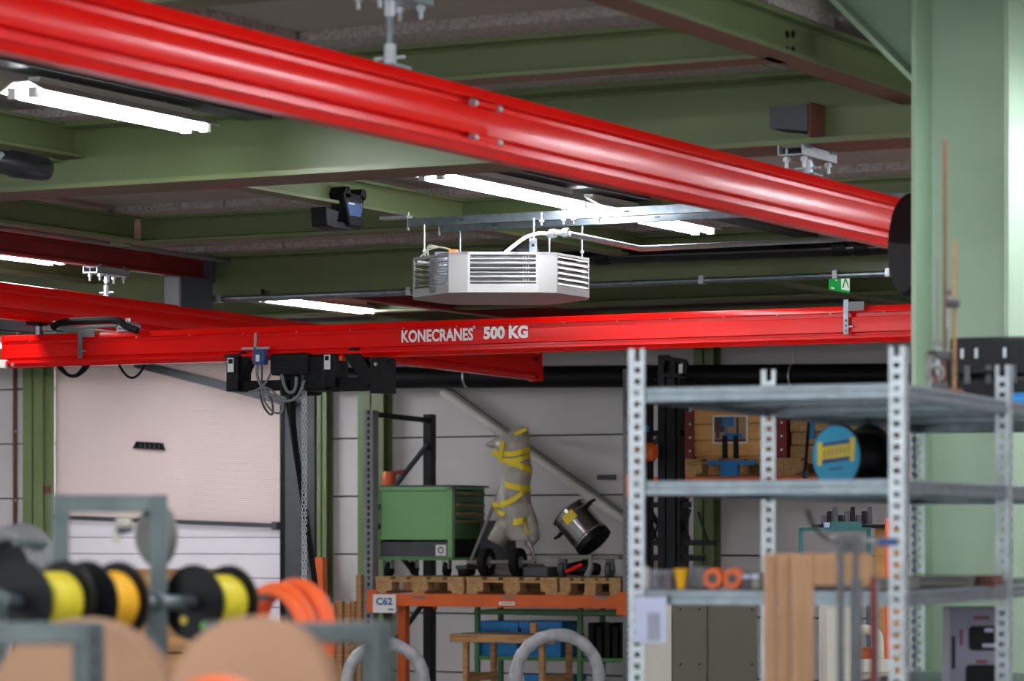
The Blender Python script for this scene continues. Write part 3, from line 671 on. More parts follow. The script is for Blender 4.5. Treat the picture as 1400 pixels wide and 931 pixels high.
# conduits along the far main beam
t = thing('beam_conduit', 'long thin grey conduit along the lower edge of the far main beam', 'conduit', PY(700, 395, 16.68))
MB().cyl(PY(272, 410, 16.68), PY(1235, 373, 16.68), .017, 10).build('conduit', 'galv', t, world=True)
for px in (300, 560, 960, 1143, 1215):
    p = PY(px, 409-(px-272)*.0385, 16.68); MB().box(p, (.03, .05, .05)).build('saddle_clip', 'zinc', t, world=True, bevel=.003)
t = thing('beam_conduit', 'grey conduit running above the maroon carrier beam', 'conduit', PX(150, 336, -10.75))
MB().tube([PX(-40, 306, -10.78), PX(168, 336, -10.78), PX(356, 364, -10.78)], .016, 10).build('conduit', 'stone', t, world=True)
p = PX(356, 364, -10.78); MB().tube(arc(p, PY(360, 404, 16.7), .03, 8), .012, 6).build('loose_cable', 'rubber', t, world=True)
# thick black pipe at the left edge, capped
xp = -7.75; p = PX(64, 232, xp)
t = thing('roof_pipe', 'thick black pipe with steel clamp ending below the green beam', 'pipe', p)
q = V(p.x, p.y, p.z)
MB().lathe([(.0, 0), (.035, .0), (.05, .02), (.054, .06), (.054, .24), (.048, .25), (.048, 2.4)], q, (0, -1, 0), 24).build('pipe', 'black_gloss', t, world=True)
MB().ring(q+V(0, -.42, 0), (0, 1, 0), .052, .007).build('pipe_clamp', 'zinc', t, world=True)
MB().cyl(q+V(.05, -.40, .0), q+V(.075, -.40, .02), .012, 6).build('clamp_bolt', 'zinc', t, world=True)
MB().cyl(q+V(-.02, -.42, .05), V(q.x-.02, q.y-.42, H(1.585)), .006, 6).build('drop_rod', 'zinc', t, world=True)
MB().lathe([(.044, 0), (.044, 2.2)], q+V(-.11, -.3, -.05), (0, -1, 0), 20).build('second_pipe', 'black', t, world=True)
# black and blue clamp on the lengthwise beam
p = PX(470, 283, -7.88)
t = thing('beam_clamp', 'black plastic cable clamps with blue label on the green beam', 'clamp', p)
m = MB().prism([(-.10, .07), (.10, .07), (.075, -.09), (-.04, -.09)], p+V(-.06, .05, 0), p+V(.03, .05, 0), (0, 1, 0), (0, 0, 1)); m.build('clamp_block', 'black', t, world=True, bevel=.008)
for dy in (-.06, .09): MB().cyl(p+V(-.06, .05+dy, .07), p+V(.03, .05+dy, .07), .028, 12).build('clamp_lobe', 'black', t, world=True)
m = MB().prism([(-.075, .025), (.075, .025), (.055, -.04), (-.05, -.04)], p+V(.03, .05, 0), p+V(.033, .05, 0), (0, 1, 0), (0, 0, 1)); lb = m.build('blue_label', 'blue_dark', t, world=True, smooth=None)
MB().bb(p+V(.0335, -.01, .012), p+V(.0345, .045, .02)).build('label_print', 'white', lb, world=True)
m = MB().prism([(-.07, .03), (.05, .02), (.03, -.07), (-.06, -.06)], p+V(-.05, -.16, -.05), p+V(.04, -.16, -.05), (0, 1, 0), (0, 0, 1)); m.build('clamp_block', 'black', t, world=True, bevel=.006)
MB().bar(p+V(-.02, -.14, -.09), p+V(-.02, .06, -.09), .05, .03).build('clamp_bridge', 'black', t, world=True)
# exit sign
ps = PX(1135, 396, -7.14); qs = PX(1162, 402, -7.14)
t = thing('exit_sign', 'green exit sign with arrow and running figure below the far main beam', 'sign', (-7.14, (ps.y+qs.y)/2, ps.z))
L_ = qs.y-ps.y; hs = .17
MB().bb((-7.15, ps.y, ps.z), (-7.14, qs.y, ps.z+hs)).build('sign_plate', 'exit_glow', t, world=True)
def sgn(name, pts): return MB().add([V(-7.1388, ps.y+L_*a, ps.z+hs*b) for a, b in pts], [tuple(range(len(pts)))]).build(name, 'exit_white', t, world=True, smooth=None)
sgn('arrow', [(.30, .32), (.40, .50), (.34, .50), (.34, .85), (.26, .85), (.26, .50), (.20, .50)])
sgn('door_symbol', [(.55, .08), (.97, .08), (.97, .93), (.55, .93)])
def sgg(name, pts): return MB().add([V(-7.1380, ps.y+L_*a, ps.z+hs*b) for a, b in pts], [tuple(range(len(pts)))]).build(name, 'exit_glow', t, world=True, smooth=None)
sgg('running_figure', [(.60, .12), (.68, .16), (.74, .40), (.82, .30), (.90, .14), (.94, .18), (.87, .38), (.80, .50), (.84, .66), (.93, .60), (.94, .66), (.84, .76), (.72, .72), (.64, .60), (.67, .57), (.74, .64), (.72, .50), (.66, .34), (.58, .16)])
sgg('running_head', [(.80+.045*math.cos(k), .85+.06*math.sin(k)) for k in [i*math.pi/5 for i in range(10)]])
MB().bb((-7.1392, ps.y+.01, ps.z+.008), (-7.1385, ps.y+.06, ps.z+.016)).build('corner_mark', 'exit_white', t, world=True)
MB().cyl((-7.145, ps.y+L_/2, ps.z+hs), (-7.145, ps.y+L_/2, ZC), .008, 8).build('drop_rod', 'zinc', t, world=True)
# black reel hanging behind the column
p = P(1254, 335, 11.4)
t = thing('hose_reel', 'black round reel fixed to the far side of the green column', 'reel', p)
ax = V(C*.975-S*.22, S*.975+C*.22, 0)
MB().lathe([(.04, -.05), (.17, -.05), (.182, -.035), (.182, -.012), (.165, -.005), (.12, .0), (.12, .06), (.165, .065), (.182, .075), (.182, .10), (.165, .11), (.04, .11)], p, ax, 40)  .build('reel_drum', 'rubber', t, world=True)
MB().bar(p+ax*.05, V(pc.x+.06, pc.y+cb-.02, p.z), .05, .05).build('wall_arm', 'dark_grey', t, world=True)
# ================================================================ REAR RACK AND WHAT STANDS ON IT
YR = 21.9
X0, X1 = PY(507, 700, YR).x, PY(861, 700, YR).x
X2 = X1+2.30
YRB = 22.85
ztop = H(-.466)                       # beam top
def upright(label, x, ztp, tone='black', braces=True):
    t = thing('rack_upright', label, 'rack upright', (x, YR, 0), 0, 'uprights of the pallet rack')
    m = MB()
    m.bb((x-.04, YR-.03, 0), (x-.034, YR+.05, ztp)).bb((x+.034, YR-.03, 0), (x+.04, YR+.05, ztp))
    z = .02                             # perforated front face
    m.bb((x-.04, YR-.036, 0), (x-.012, YR-.03, ztp)).bb((x+.012, YR-.036, 0), (x+.04, YR-.03, ztp))
    while z < ztp-.05: m.bb((x-.012, YR-.036, z), (x+.012, YR-.03, z+.02)); z += .05
    m.build('front_post', 'grey' if tone == 'black' else tone, t, world=True, smooth=None)
    MB().bb((x-.04, YRB-.04, 0), (x+.04, YRB+.04, ztp)).build('rear_post', 'black', t, world=True, bevel=.004)
    for za in ((ztp-.03,), ())[0 if braces else 1]:
        MB().bar((x, YR+.04, za), (x, YRB-.04, za-.02), .04, .04).build('cross_tie', 'black', t, world=True)
    zz = ztp-.25
    for k in range(4):
        a, b = (YRB-.04, YR+.05) if k % 2 == 0 else (YR+.05, YRB-.04)
        if zz-.62 < 0: break
        MB().bar((x, a, zz), (x, b, zz-.55), .03, .03).build('diagonal_tie', 'dark_grey' if k == 0 else 'black', t, world=True); zz -= .62
    MB().bb((x-.07, YR-.06, 0), (x+.07, YR+.08, .008)).build('foot_plate', 'grey', t, world=True)
    return t
upright('perforated rack upright beside the place sign', X0, PY(507, 561, YR).z)
upright('dark rack upright standing behind the steel pot', X1, PY(848, 505, YR).z)
upright('dark rack upright behind the blue cable drum', X2, H(1.1))
def rack_beam(label, xa, xb, y, zt, hgt=.097):
    t = thing('rack_beam', label, 'rack beam', ((xa+xb)/2, y, zt-hgt), 0, 'orange beams of the pallet rack')
    MB().bb((xa+.043, y-.05, zt-hgt), (xb-.043, y-.002, zt)).build('beam', 'orange', t, world=True, bevel=.004)
    for x in (xa+.04, xb-.04):
        MB().bb((x-.045, y-.058, zt-hgt-.05), (x+.045, y-.051, zt+.03)).build('hook_plate', 'orange', t, world=True, bevel=.002)
    return t
bf = rack_beam('orange rack beam with the place sign below the row of pallets', X0, X1, YR, ztop)
rack_beam('orange rear rack beam hidden behind the pallets', X0, X1, YRB+.03, ztop)
for px in (573, 695, 823):
    p = PY(px, 815, YR-.052); MB().prism([(-.06, 0), (.06, 0), (.045, -.016), (-.045, -.016)], p, p+V(0, -.003, 0), (1, 0, 0), (0, 0, 1)).build('steel_clip', 'galv', bf, world=True)
p = PY(693, 825, YR-.052); lb = MB().box(p, (.135, .003, .026)).build('load_label', 'white', bf, world=True)
MB().box(p+V(0, -.002, 0), (.10, .001, .008)).build('label_print', 'grey', lb, world=True)
# place sign C62
pa, pb = PY(510, 812.5, YR-.065), PY(541, 838, YR-.065)
t = thing('place_sign', 'white location sign lettered in blue on the orange rack beam', 'sign', ((pa.x+pb.x)/2, YR-.065, pb.z))
MB().bb((pa.x, YR-.066, pb.z), (pb.x, YR-.06, pa.z)).build('sign_board', 'white', t, world=True)
wd = pb.x-pa.x; hg = pa.z-pb.z
text_mesh('C62', hg*.42, wd*.72, 'sign_blue', 'lettering', t, face_M(Vector((pa.x+wd*.14, YR-.0665, pb.z+hg*.42))-Vector(t.location), (1, 0, 0), (0, 0, 1)), bold=.035)
MB().bb((pa.x+wd*.68, YR-.068, pb.z+hg*.15), (pa.x+wd*.92, YR-.0665, pb.z+hg*.23)).build('bar_mark', 'sign_blue', t, world=True)
# ---- pallets
def make_pallet(label, loc, group='wooden pallets on the rack', k=1.):
    t = thing('pallet', label, 'pallet', loc, 0, group)
    mn = 'pallet'
    for x in (-.35*k, 0, .35*k): MB().box((x, .0, .011), (.1, 1.0, .022)).build('bottom_board', mn, t, bevel=.002)
    for x in (-.3275*k, 0, .3275*k):
        for y in (-.43, 0, .43): MB().box((x, y, .056), (.145*k, .12, .068)).build('block', mn, t, bevel=.002)
    for y in (-.43, 0, .43): MB().box((0, y, .100), (.8*k, .13, .020)).build('stringer_board', mn, t, bevel=.002)
    for i, wd_ in enumerate((.145, .1, .145, .1, .145)): MB().box((-.3275*k+.16375*k*i, 0, .121), (wd_*k, 1.0, .022)).build('top_board', mn, t, bevel=.002)
    return t
pz = ztop+.001
pal = []
for px, lab in ((576, 'wooden pallet under the green tool cabinet'), (702, 'wooden pallet under the tape-wrapped stand'), (809, 'wooden pallet under the steel pot trolley')):
    x = PY(px, 790, YR).x; pal.append(make_pallet(lab, (x, YR+.46, pz), k=.98 if px < 800 else .64))
PT = pz+.132
# ---- green tool cabinet
xc = PY(514, 760, YR+.12).x
t = thing('tool_cabinet', 'green tool cabinet with wooden drawer pulls on castors', 'cabinet', (xc, YR+.12, PT), R(4))
cz, W_, D_, Hh = .128, .66, .62, .575
MB().bb((0, 0, cz), (W_, D_, cz+.02)).bb((0, .02, cz), (.02, D_, cz+Hh)).bb((W_-.02, .02, cz), (W_, .05, cz+Hh)).bb((0, D_-.02, cz), (W_, D_, cz+Hh)).bb((0, .02, cz+Hh-.02), (W_, D_, cz+Hh)).build('carcass', 'green_cab', t)
MB().bb((.0, 0, cz), (.035, .02, cz+Hh)).bb((W_-.04, 0, cz), (W_, .02, cz+Hh)).bb((0, 0, cz), (W_, .02, cz+.025)).bb((0, 0, cz+Hh-.03), (W_, .02, cz+Hh)).build('front_frame', 'green_cab', t, bevel=.003)
MB().bb((.037, .006, cz+.16), (W_-.042, .03, cz+Hh-.032)).build('front_panel', 'green_cab', t, bevel=.003)
kp = MB().bb((.037, .012, cz+.027), (W_-.042, .03, cz+.142)).build('kick_panel', 'dark_grey', t, label='dark grey lower panel')
MB().bb((W_-.145, .009, cz+.035), (W_-.055, .012, cz+.12)).build('sticker', 'white', kp)
MB().ring((W_-.10, .008, cz+.078), (0, 1, 0), .022, .004, 16, 5).build('sticker_print', 'black', kp)
MB().bb((.02, .03, cz+Hh), (W_+.03, D_+.03, cz+Hh+.014)).build('worktop', 'dark_grey', t, bevel=.003)
zz = cz+.17
for hgt in (.155, .065, .065, .05, .045):
    d_ = MB().bb((W_-.01, .05, zz), (W_+.006, D_-.01, zz+hgt-.006)).build('drawer', 'green_cab_dark', t, bevel=.002)
    if hgt < .16 and hgt != .05: MB().bb((W_+.006, .07, zz+hgt-.035), (W_+.022, D_-.03, zz+hgt-.018)).build('drawer_pull', 'wood', d_, bevel=.003)
    zz += hgt
MB().bb((W_-.006, .05, cz+.02), (W_-.002, D_-.01, cz+.16)).build('open_bay', 'black', t)
for x in (.08, W_-.08):
    for y in (.08, D_-.08):
        c_ = MB().cyl((x-.018, y, .055), (x+.018, y, .055), .053, 18).build('caster_wheel', 'rubber', t)
        MB().bb((x-.028, y-.03, .06), (x-.02, y+.03, cz)).bb((x+.02, y-.03, .06), (x+.028, y+.03, cz)).bb((x-.028, y-.035, cz-.012), (x+.028, y+.035, cz)).build('caster_fork', 'zinc', c_)
p = PY(532, 660, YR+.5); t = thing('orange_canister', 'small orange canister on the green tool cabinet', 'canister', (p.x, p.y, PT+cz+Hh+.015))
MB().lathe([(.05, 0), (.055, .01), (.055, .10), (.045, .115)], t.location, (0, 0, 1), 20).build('body', 'orange', t, world=True)
MB().bar(t.location+V(.02, 0, .10), t.location+V(.14, 0, .115), .03, .03).build('nozzle', 'red_dark', t, world=True)
# ---- wrapped stand on two wheels
yw = YR+.28
bp = PY(690, 788, yw)
t = thing('wrapped_stand', 'wheeled stand wrapped in grey plastic with yellow tape', 'stand', (bp.x, yw, PT))
prof = [(584, 714, 722, .02), (589, 701, 722, .05), (597, 684, 722.5, .08), (606, 676, 723, .10), (614, 681, 723.5, .11), (624, 684, 724, .10), (632, 688, 725, .10), (640, 688, 725.5, .10), (650, 686, 725, .10), (660, 684, 724, .10), (672, 681, 724, .11), (686, 677, 725, .12), (700, 680, 727, .12), (714, 686, 728, .11), (728, 690, 730, .10), (738, 694, 730, .08)]
m = MB(); rings = []; ns = 18
for py, a, b, dp in prof:
    c_ = PY((a+b)/2, py, yw); hw = (PY(b, py, yw).x-PY(a, py, yw).x)/2
    rg = [c_+V(hw*math.cos(g_)*(1+random.uniform(-.07, .07)), dp*math.sin(g_)*(1+random.uniform(-.12, .12)), random.uniform(-.006, .006)) for g_ in [2*math.pi*k/ns for k in range(ns)]]
    rings.append(rg)
vs = [v for rg in rings for v in rg]; fs = [tuple(range(ns)), tuple(range((len(rings)-1)*ns, len(rings)*ns))]
for l in range(len(rings)-1): fs += [(l*ns+k, l*ns+(k+1) % ns, (l+1)*ns+(k+1) % ns, (l+1)*ns+k) for k in range(ns)]
m.add(vs, fs).build('plastic_wrapping', 'plastic_wrap', t, world=True, smooth=60)
m = MB().tube([PY(664, 608, yw-.02), PY(672, 608, yw-.02), PY(684, 604, yw)], [.010, .03, .06], 10).build('wrapped_tip', 'plastic_wrap', t, world=True)
MB().tube([PY(706, 702, yw), PY(690, 722, yw-.03), PY(680, 736, yw-.04), PY(690, 744, yw)], [.05, .085, .08, .03], 12).build('plastic_bag', 'plastic_wrap', t, world=True, smooth=70)
MB().tube([PY(722, 690, yw), PY(727, 715, yw), PY(728, 735, yw), PY(722, 748, yw)], [.03, .05, .06, .03], 10).build('plastic_bag', 'plastic_wrap', t, world=True, smooth=70)
def band(pts, wd_):
    for s_ in (-1,):
        m = MB(); P_ = spline([PY(a, b, yw+c_) for a, b, c_ in pts], 6); n = len(P_)
        vs = [q+V(0, 0, wd_/2) for q in P_]+[q-V(0, 0, wd_/2) for q in P_]+[q+V(0, .004, wd_/2) for q in P_]+[q+V(0, .004, -wd_/2) for q in P_]
        fs = []
        for i in range(n-1): fs += [(i, i+1, n+i+1, n+i), (2*n+i, 2*n+i+1, 3*n+i+1, 3*n+i), (i, i+1, 2*n+i+1, 2*n+i), (n+i, n+i+1, 3*n+i+1, 3*n+i)]
        m.add(vs, fs).build('yellow_tape', 'yellow', t, world=True)
band(((672, 619, -.06), (695, 621, -.125), (712, 618, -.12), (724.5, 614, -.03)), 0.042)
band(((682, 629, -.06), (698, 630, -.125), (714, 627, -.12), (725, 622, -.03)), 0.039)
band(((688, 634, -.06), (700, 633, -.12), (714, 638, -.12), (726, 643, -.03)), 0.052)
band(((684, 659, -.06), (696, 664, -.12), (710, 667, -.12), (725, 668, -.03)), 0.047)
band(((673, 690, -.06), (688, 689, -.135), (702, 683, -.135), (714, 674, -.13), (724, 666, -.04)), 0.044)
band(((677, 696, -.05), (684, 702, -.13), (690, 702, -.13)), 0.039)
band(((694, 713, -.06), (704, 714, -.125), (714, 712, -.12), (719, 710, -.08)), 0.052)
band(((717, 716, -.11), (719, 724, -.11), (723, 730, -.09)), 0.039)
pp = [PY(*q, yw-.128) for q in ((680, 628), (686, 628), (690, 604), (684, 603))]
MB().add(pp+[v+V(0, .01, 0) for v in pp], [(0, 1, 2, 3), (4, 5, 6, 7), (0, 1, 5, 4), (1, 2, 6, 5), (2, 3, 7, 6), (3, 0, 4, 7)]).build('yellow_tape', 'yellow', t, world=True)
pp = [PY(*q, yw-.07) for q in ((690, 604), (686, 600), (718, 584), (721, 588))]
MB().add(pp+[v+V(0, .02, 0) for v in pp], [(0, 1, 2, 3), (4, 5, 6, 7), (0, 1, 5, 4), (1, 2, 6, 5), (2, 3, 7, 6), (3, 0, 4, 7)]).build('yellow_tape', 'yellow', t, world=True)
MB().cyl(PY(644, 766, yw-.05), PY(675, 690, yw-.05), .014, 10).build('leg', 'stone', t, world=True)
MB().cyl(PY(731, 764, yw-.05), PY(719, 722, yw-.05), .014, 10).build('leg', 'stone', t, world=True)
MB().tube([PY(731, 764, yw-.05), PY(724, 742, yw-.05), PY(716, 726, yw)], .016, 8).build('leg_brace', 'steel', t, world=True)
zax = PT+.115
for px in (665, 708):
    x = PY(px, 768, yw-.10).x; w_ = MB().lathe([(.06, -.03), (.085, -.035), (.11, -.028), (.114, 0), (.11, .028), (.085, .035), (.06, .03)], (x, yw-.10, zax), (1, 0, 0), 28).build('wheel', 'rubber', t, world=True)
    MB().lathe([(.02, -.04), (.062, -.025), (.062, .025), (.02, .04)], (x, yw-.10, zax), (1, 0, 0), 20).build('hub', 'grey', w_, world=True)
xa, xb = PY(640, 768, yw-.1).x, PY(732, 768, yw-.1).x
MB().cyl((xa, yw-.10, zax), (xb, yw-.10, zax), .016, 10).build('axle', 'stone', t, world=True)
MB().bb((PY(632, 780, yw).x, yw-.12, PT+.055), (PY(648, 780, yw).x, yw+.2, PT+.09)).build('foot', 'dark_grey', t, world=True, bevel=.01)
MB().cyl((PY(640, 780, yw).x-.04, yw-.06, PT+.04), (PY(640, 780, yw).x+.04, yw-.06, PT+.04), .04, 14).build('foot_roller', 'rubber', t, world=True)
MB().bb((PY(724, 780, yw).x, yw-.12, PT+.0), (PY(758, 780, yw).x, yw+.2, PT+.08)).build('foot', 'dark_grey', t, world=True, bevel=.012)
MB().bb((PY(672, 780, yw).x, yw-.02, PT), (PY(724, 780, yw).x, yw+.3, PT+.10)).build('ballast_block', 'stone', t, world=True, bevel=.03)
MB().bb((PY(652, 700, yw+.3).x, yw+.34, PT), (PY(690, 700, yw+.3).x, yw+.5, PT+.44)).build('rear_panel', 'dark_grey', t, world=True, bevel=.01)
# ---- steel pot on a flat trolley
yp = YR+.28; zp = PY(800, 759, yp).z
xa, xb = PY(757, 760, yp).x, PY(853, 760, yp).x
t = thing('flat_trolley', 'flat grey trolley under the tilted steel pot', 'trolley', ((xa+xb)/2, yp, PT))
MB().bb((xa, yp-.10, zp-.03), (xb, yp+.45, zp)).build('deck', 'stone', t, world=True, bevel=.004)
for x in (xa+.10, xb-.1):
    for y in (yp-.04, yp+.38):
        MB().cyl((x-.02, y, PT+.06), (x+.02, y, PT+.06), .06, 18).build('wheel', 'dark_grey', t, world=True)
        MB().bb((x-.03, y-.02, PT+.06), (x+.03, y+.02, zp-.03)).build('fork', 'grey', t, world=True)
ax = (PY(777.5, 703, yp)-PY(815, 747, yp)).normalized(); pr_ = .148; base = PY(812.5, 741, yp+.12)
t = thing('steel_pot', 'tilted stainless steel pot with black handles and yellow sticker', 'pot', base)
MB().lathe([(.0, .0), (pr_-.01, .0), (pr_, .01), (pr_, .05), (pr_+.004, .055), (pr_, .06), (pr_, .25), (pr_+.004, .255), (pr_, .26), (pr_, .305), (pr_+.008, .312), (pr_-.004, .312), (pr_-.01, .03), (0, .03)], base, ax, 40, cap=False).build('pot_body', 'steel', t, world=True, smooth=30)
MB().lathe([(pr_+.002, -.012), (pr_+.004, .035), (pr_-.01, .036), (.0, -.012)], base, ax, 36).build('pot_base', 'black', t, world=True)
sd = V(ax.z, 0, -ax.x)
for s_ in (-1, 1):
    q = base+ax*.245+sd*(pr_*s_)
    MB().tube([q, q+sd*(.035*s_), q+sd*(.05*s_)+ax*.0, q+sd*(.085*s_)-ax*.012*s_], [.02, .018, .014, .010], 8).build('handle', 'black', t, world=True)
fr = V(0, -1, 0); fr = (fr-ax*fr.dot(ax)).normalized()
m = MB(); vs = []
for a_ in range(6):
    g_ = R(-8+a_*8); dr_ = fr*math.cos(g_)+sd*math.sin(g_); vs += [base+ax*.20+dr_*(pr_+.006), base+ax*.275+dr_*(pr_+.006)]
m.add(vs, [(2*i, 2*i+1, 2*i+3, 2*i+2) for i in range(5)]).build('yellow_sticker', 'yellow', t, world=True)
q = PY(796, 772, yp); t = thing('tool_bag', 'black and red bag hanging below the flat trolley', 'bag', V(q.x, q.y-.02, PT))
MB().tube([V(q.x-.12, q.y, PT+.06), V(q.x, q.y, PT+.07), V(q.x+.14, q.y, PT+.06)], [.045, .06, .045], 10).build('bag', 'black', t, world=True)
MB().bar(V(q.x-.11, q.y-.065, PT+.04), V(q.x+.03, q.y-.065, PT+.10), .01, .025).build('red_strap', 'red', t, world=True)
MB().tube([PY(807, 758, yp-.13), PY(808, 775, yp-.13), PY(803, 788, yp-.13)], [.012, .022, .03], 8).build('grey_cloth', 'stone', t, world=True)
# wall plate
p = PY(829, 652.5, YW-.02); q = MB().box((0, 0, 0), (.16, .02, .04)).build('wall_plate', 'dark_grey'); q.location = p; tag(q, 'small dark plate on the rear wall above the steel pot', 'plate')
# ---- below the rack: green shelf with blue bins
ys = YR+.3
xa, xb = PY(648, 900, ys).x, PY(874, 900, ys).x; zs = PY(700, 897.5, ys).z
t = thing('steel_shelf', 'dark green steel shelf below the rack beam', 'shelf', ((xa+xb)/2, ys, 0))
for z in (zs, zs-.42, zs+.36): MB().bb((xa, ys, z-.03), (xb, ys+.4, z)).build('shelf_board', 'green_cab_dark', t, world=True)
for x in (xa+.01, PY(790, 850, ys).x, xb-.02):
    for y in (ys-.01, ys+.38): MB().bb((x, y, 0), (x+.035, y+.035, min(zs+.40, ztop-.10))).build('post', 'green_cab_dark', t, world=True)
def bin_(label, a, b, py0, py1, z):
    p, q = PY(a, py0, ys+.03), PY(b, py1, ys+.03); h_ = p.z-z
    t = thing('storage_bin', label, 'bin', ((p.x+q.x)/2, ys+.2, z), 0, 'blue bins on the green shelf')
    xm, w_ = (p.x+q.x)/2, (q.x-p.x)/2
    lo = [V(xm-w_*.88, ys+.05, z+.001), V(xm+w_*.88, ys+.05, z+.001), V(xm+w_*.88, ys+.34, z+.001), V(xm-w_*.88, ys+.34, z+.001)]
    hi = [V(xm-w_, ys+.03, z+h_), V(xm+w_, ys+.03, z+h_), V(xm+w_, ys+.36, z+h_), V(xm-w_, ys+.36, z+h_)]
    MB().add(lo+hi, [(0, 1, 2, 3), (0, 1, 5, 4), (1, 2, 6, 5), (2, 3, 7, 6), (3, 0, 4, 7)]).build('bin_body', 'blue', t, world=True)
    m = MB().bb((xm-w_, ys+.018, z+h_-.05), (xm+w_, ys+.03, z+h_)).bb((xm-w_, ys+.36, z+h_-.05), (xm+w_, ys+.37, z+h_)).bb((xm-w_-.006, ys+.02, z+h_-.05), (xm-w_, ys+.37, z+h_)).bb((xm+w_, ys+.02, z+h_-.05), (xm+w_+.006, ys+.37, z+h_)); m.build('rim', 'blue', t, world=True)
    MB().bb((xm-w_*.55, ys+.02, z+h_*.68), (xm+w_*.55, ys+.034, z+h_*.75)).build('grip_slot', 'blue_dark', t, world=True)
bin_('blue storage bin behind the wooden table frame', 651, 708, 849, 897, zs); bin_('blue storage bin behind the standing wrapped ring', 711, 768, 849, 897, zs)
bin_('blue storage bin on the low board of the green shelf', 718, 774, 922, 980, zs-.42)
for i in range(5):
    p = PY(808+i*11, 860, ys+.1); o = MB().bb((p.x, ys+.05, zs+.001), (p.x+.045, ys+.33, zs+.27-.03*(i % 2))).build('file_box', 'black', bevel=.004); place(o, (p.x, ys+.05, zs+.001))
    tag(o, 'narrow black upright box on the dark green shelf', 'box', 'black boxes on the green shelf')
# ---- wooden table frame
yt = 21.15; za = PY(690, 867, yt).z
xa, xb = PY(618, 868, yt).x, PY(758, 868, yt).x
t = thing('trestle_table', 'bare wooden trestle table standing before the blue bins', 'table', ((xa+xb)/2, yt, 0))
MB().bb((xa, yt, za-.02), (xb, yt+.5, za)).build('table_top', 'dark_grey', t, world=True)
MB().bb((xa-.01, yt-.02, za-.065), (xb+.01, yt, za-.004)).build('apron', 'wood', t, world=True, bevel=.003)
MB().bb((xa-.01, yt+.5, za-.065), (xb+.01, yt+.52, za-.004)).build('apron', 'wood', t, world=True, bevel=.003)
for x in (xa+.09, xb-.13):
    for y in (yt, yt+.44): MB().bb((x, y, 0), (x+.04, y+.04, za-.02)).build('leg', 'wood', t, world=True, bevel=.003)
    MB().bb((x+.01, yt+.02, za-.36), (x+.045, yt+.48, za-.30)).build('rail', 'wood', t, world=True)
p = PY(763, 853, yt+.2); o = MB().box((0, 0, .04), (.05, .05, .08)).build('wood_block', 'wood', bevel=.003); o.location = (p.x-.2, yt+.2, za+.001); tag(o, 'small wooden block lying on the trestle table', 'block')
# ---- wrapped rings standing on edge
for px, py, lab, rr in ((527, 933, 'clear-wrapped pale ring standing beside the rack upright', .285), (762, 925, 'clear-wrapped pale ring leaning before the black boxes', .30)):
    c_ = PY(px, py, 20.6); c_.z = max(c_.z, rr+.07)
    t = thing('wrapped_ring', lab, 'ring', (c_.x, c_.y, c_.z-rr-.065), 0, 'plastic-wrapped rings')
    m = MB(); vsn = 44; ax = V(-S, C, 0)
    u, b = V(0, 0, 1), ax.cross(V(0, 0, 1))
    pts = [c_+(u*math.cos(2*math.pi*i/vsn)+b*math.sin(2*math.pi*i/vsn))*rr for i in range(vsn)]
    m.tube(pts, [.046+random.uniform(-.004, .006) for _ in pts], 14, closed=True); m.build('wrapped_tube', 'hoop', t, world=True, smooth=80)
    for s_ in (-1, 1):
        x_ = c_+V(.10*s_, .0, 0); MB().bb((x_.x-.03, x_.y-.15, 0), (x_.x+.03, x_.y+.15, max(.01, c_.z-rr-.05))).build('cradle', 'wood', t, world=True)
# ---- timber offcuts left of the rack
for i, (px, w_, py) in enumerate(((454, 7, 826), (462, 8, 822), (471, 8, 824), (477.5, 6, 822), (484, 7, 786), (492, 6, 815))):
    p = PY(px, py, 21.9); q = PY(px+w_, py, 21.9)
    o = MB().bb((p.x, 21.85+.02*i, 0), (q.x, 21.9+.02*i, p.z)).build('timber', 'wood', bevel=.003); place(o, (p.x, 21.85+.02*i, 0))
    tag(o, 'upright timber offcut between dark gate frame and rack' if i != 4 else 'tall pale board standing beside the rack upright', 'timber', None if i == 4 else 'timber offcuts')
p = PY(442, 765, YW-.2); t = thing('guard_post', 'orange guard post with low rail beside the gate', 'guard', (p.x, YW-.2, 0))
MB().bb((p.x-.05, YW-.26, 0), (p.x+.03, YW-.18, PY(440, 762, YW-.2).z)).build('post', 'orange', t, world=True, bevel=.004)
MB().bb((p.x+.03, YW-.25, PY(440, 838, YW-.2).z), (p.x+.40, YW-.2, PY(440, 829, YW-.2).z)).build('rail', 'orange', t, world=True)
p = PY(548, 850, YR+.3); o = MB().bb((p.x, YR+.25, 0), (p.x+.07, YR+.32, ztop-.10)).build('prop_post', 'orange', bevel=.004); place(o, (p.x, YR+.25, 0)); tag(o, 'orange prop post under the rack beam behind the place sign', 'post')
# ---- fork stacker
yk = 21.2; kx = lambda px: PY(px, 700, yk).x; kz = lambda py: PY(910, py, yk).z
t = thing('fork_stacker', 'tall black fork stacker mast with orange motor', 'stacker', (kx(908), yk, 0))
for a, b, zt_ in ((876, 886, 498), (899, 909, 485), (911, 923, 492), (926, 929, 515)):
    m = MB().bb((kx(a), yk, .1), (kx(b), yk+.10, kz(zt_))).build('mast_rail', 'black', t, world=True, bevel=.004)
for a, b, c_ in ((876, 929, 547), (876, 929, 592), (876, 975, 742), (876, 960, 763), (876, 940, 690)):
    MB().bb((kx(a), yk+.02, kz(c_)-.02), (kx(b), yk+.07, kz(c_)+.02)).build('cross_member', 'black', t, world=True)
for q in (((886, 760), (905, 700)), ((905, 760), (886, 700)), ((925, 760), (944, 696)), ((944, 740), (925, 690)), ((955, 700), (968, 742))):
    MB().bar(PY(*q[0], yk+.06), PY(*q[1], yk+.06), .015, .015).build('lattice_bar', 'black', t, world=True)
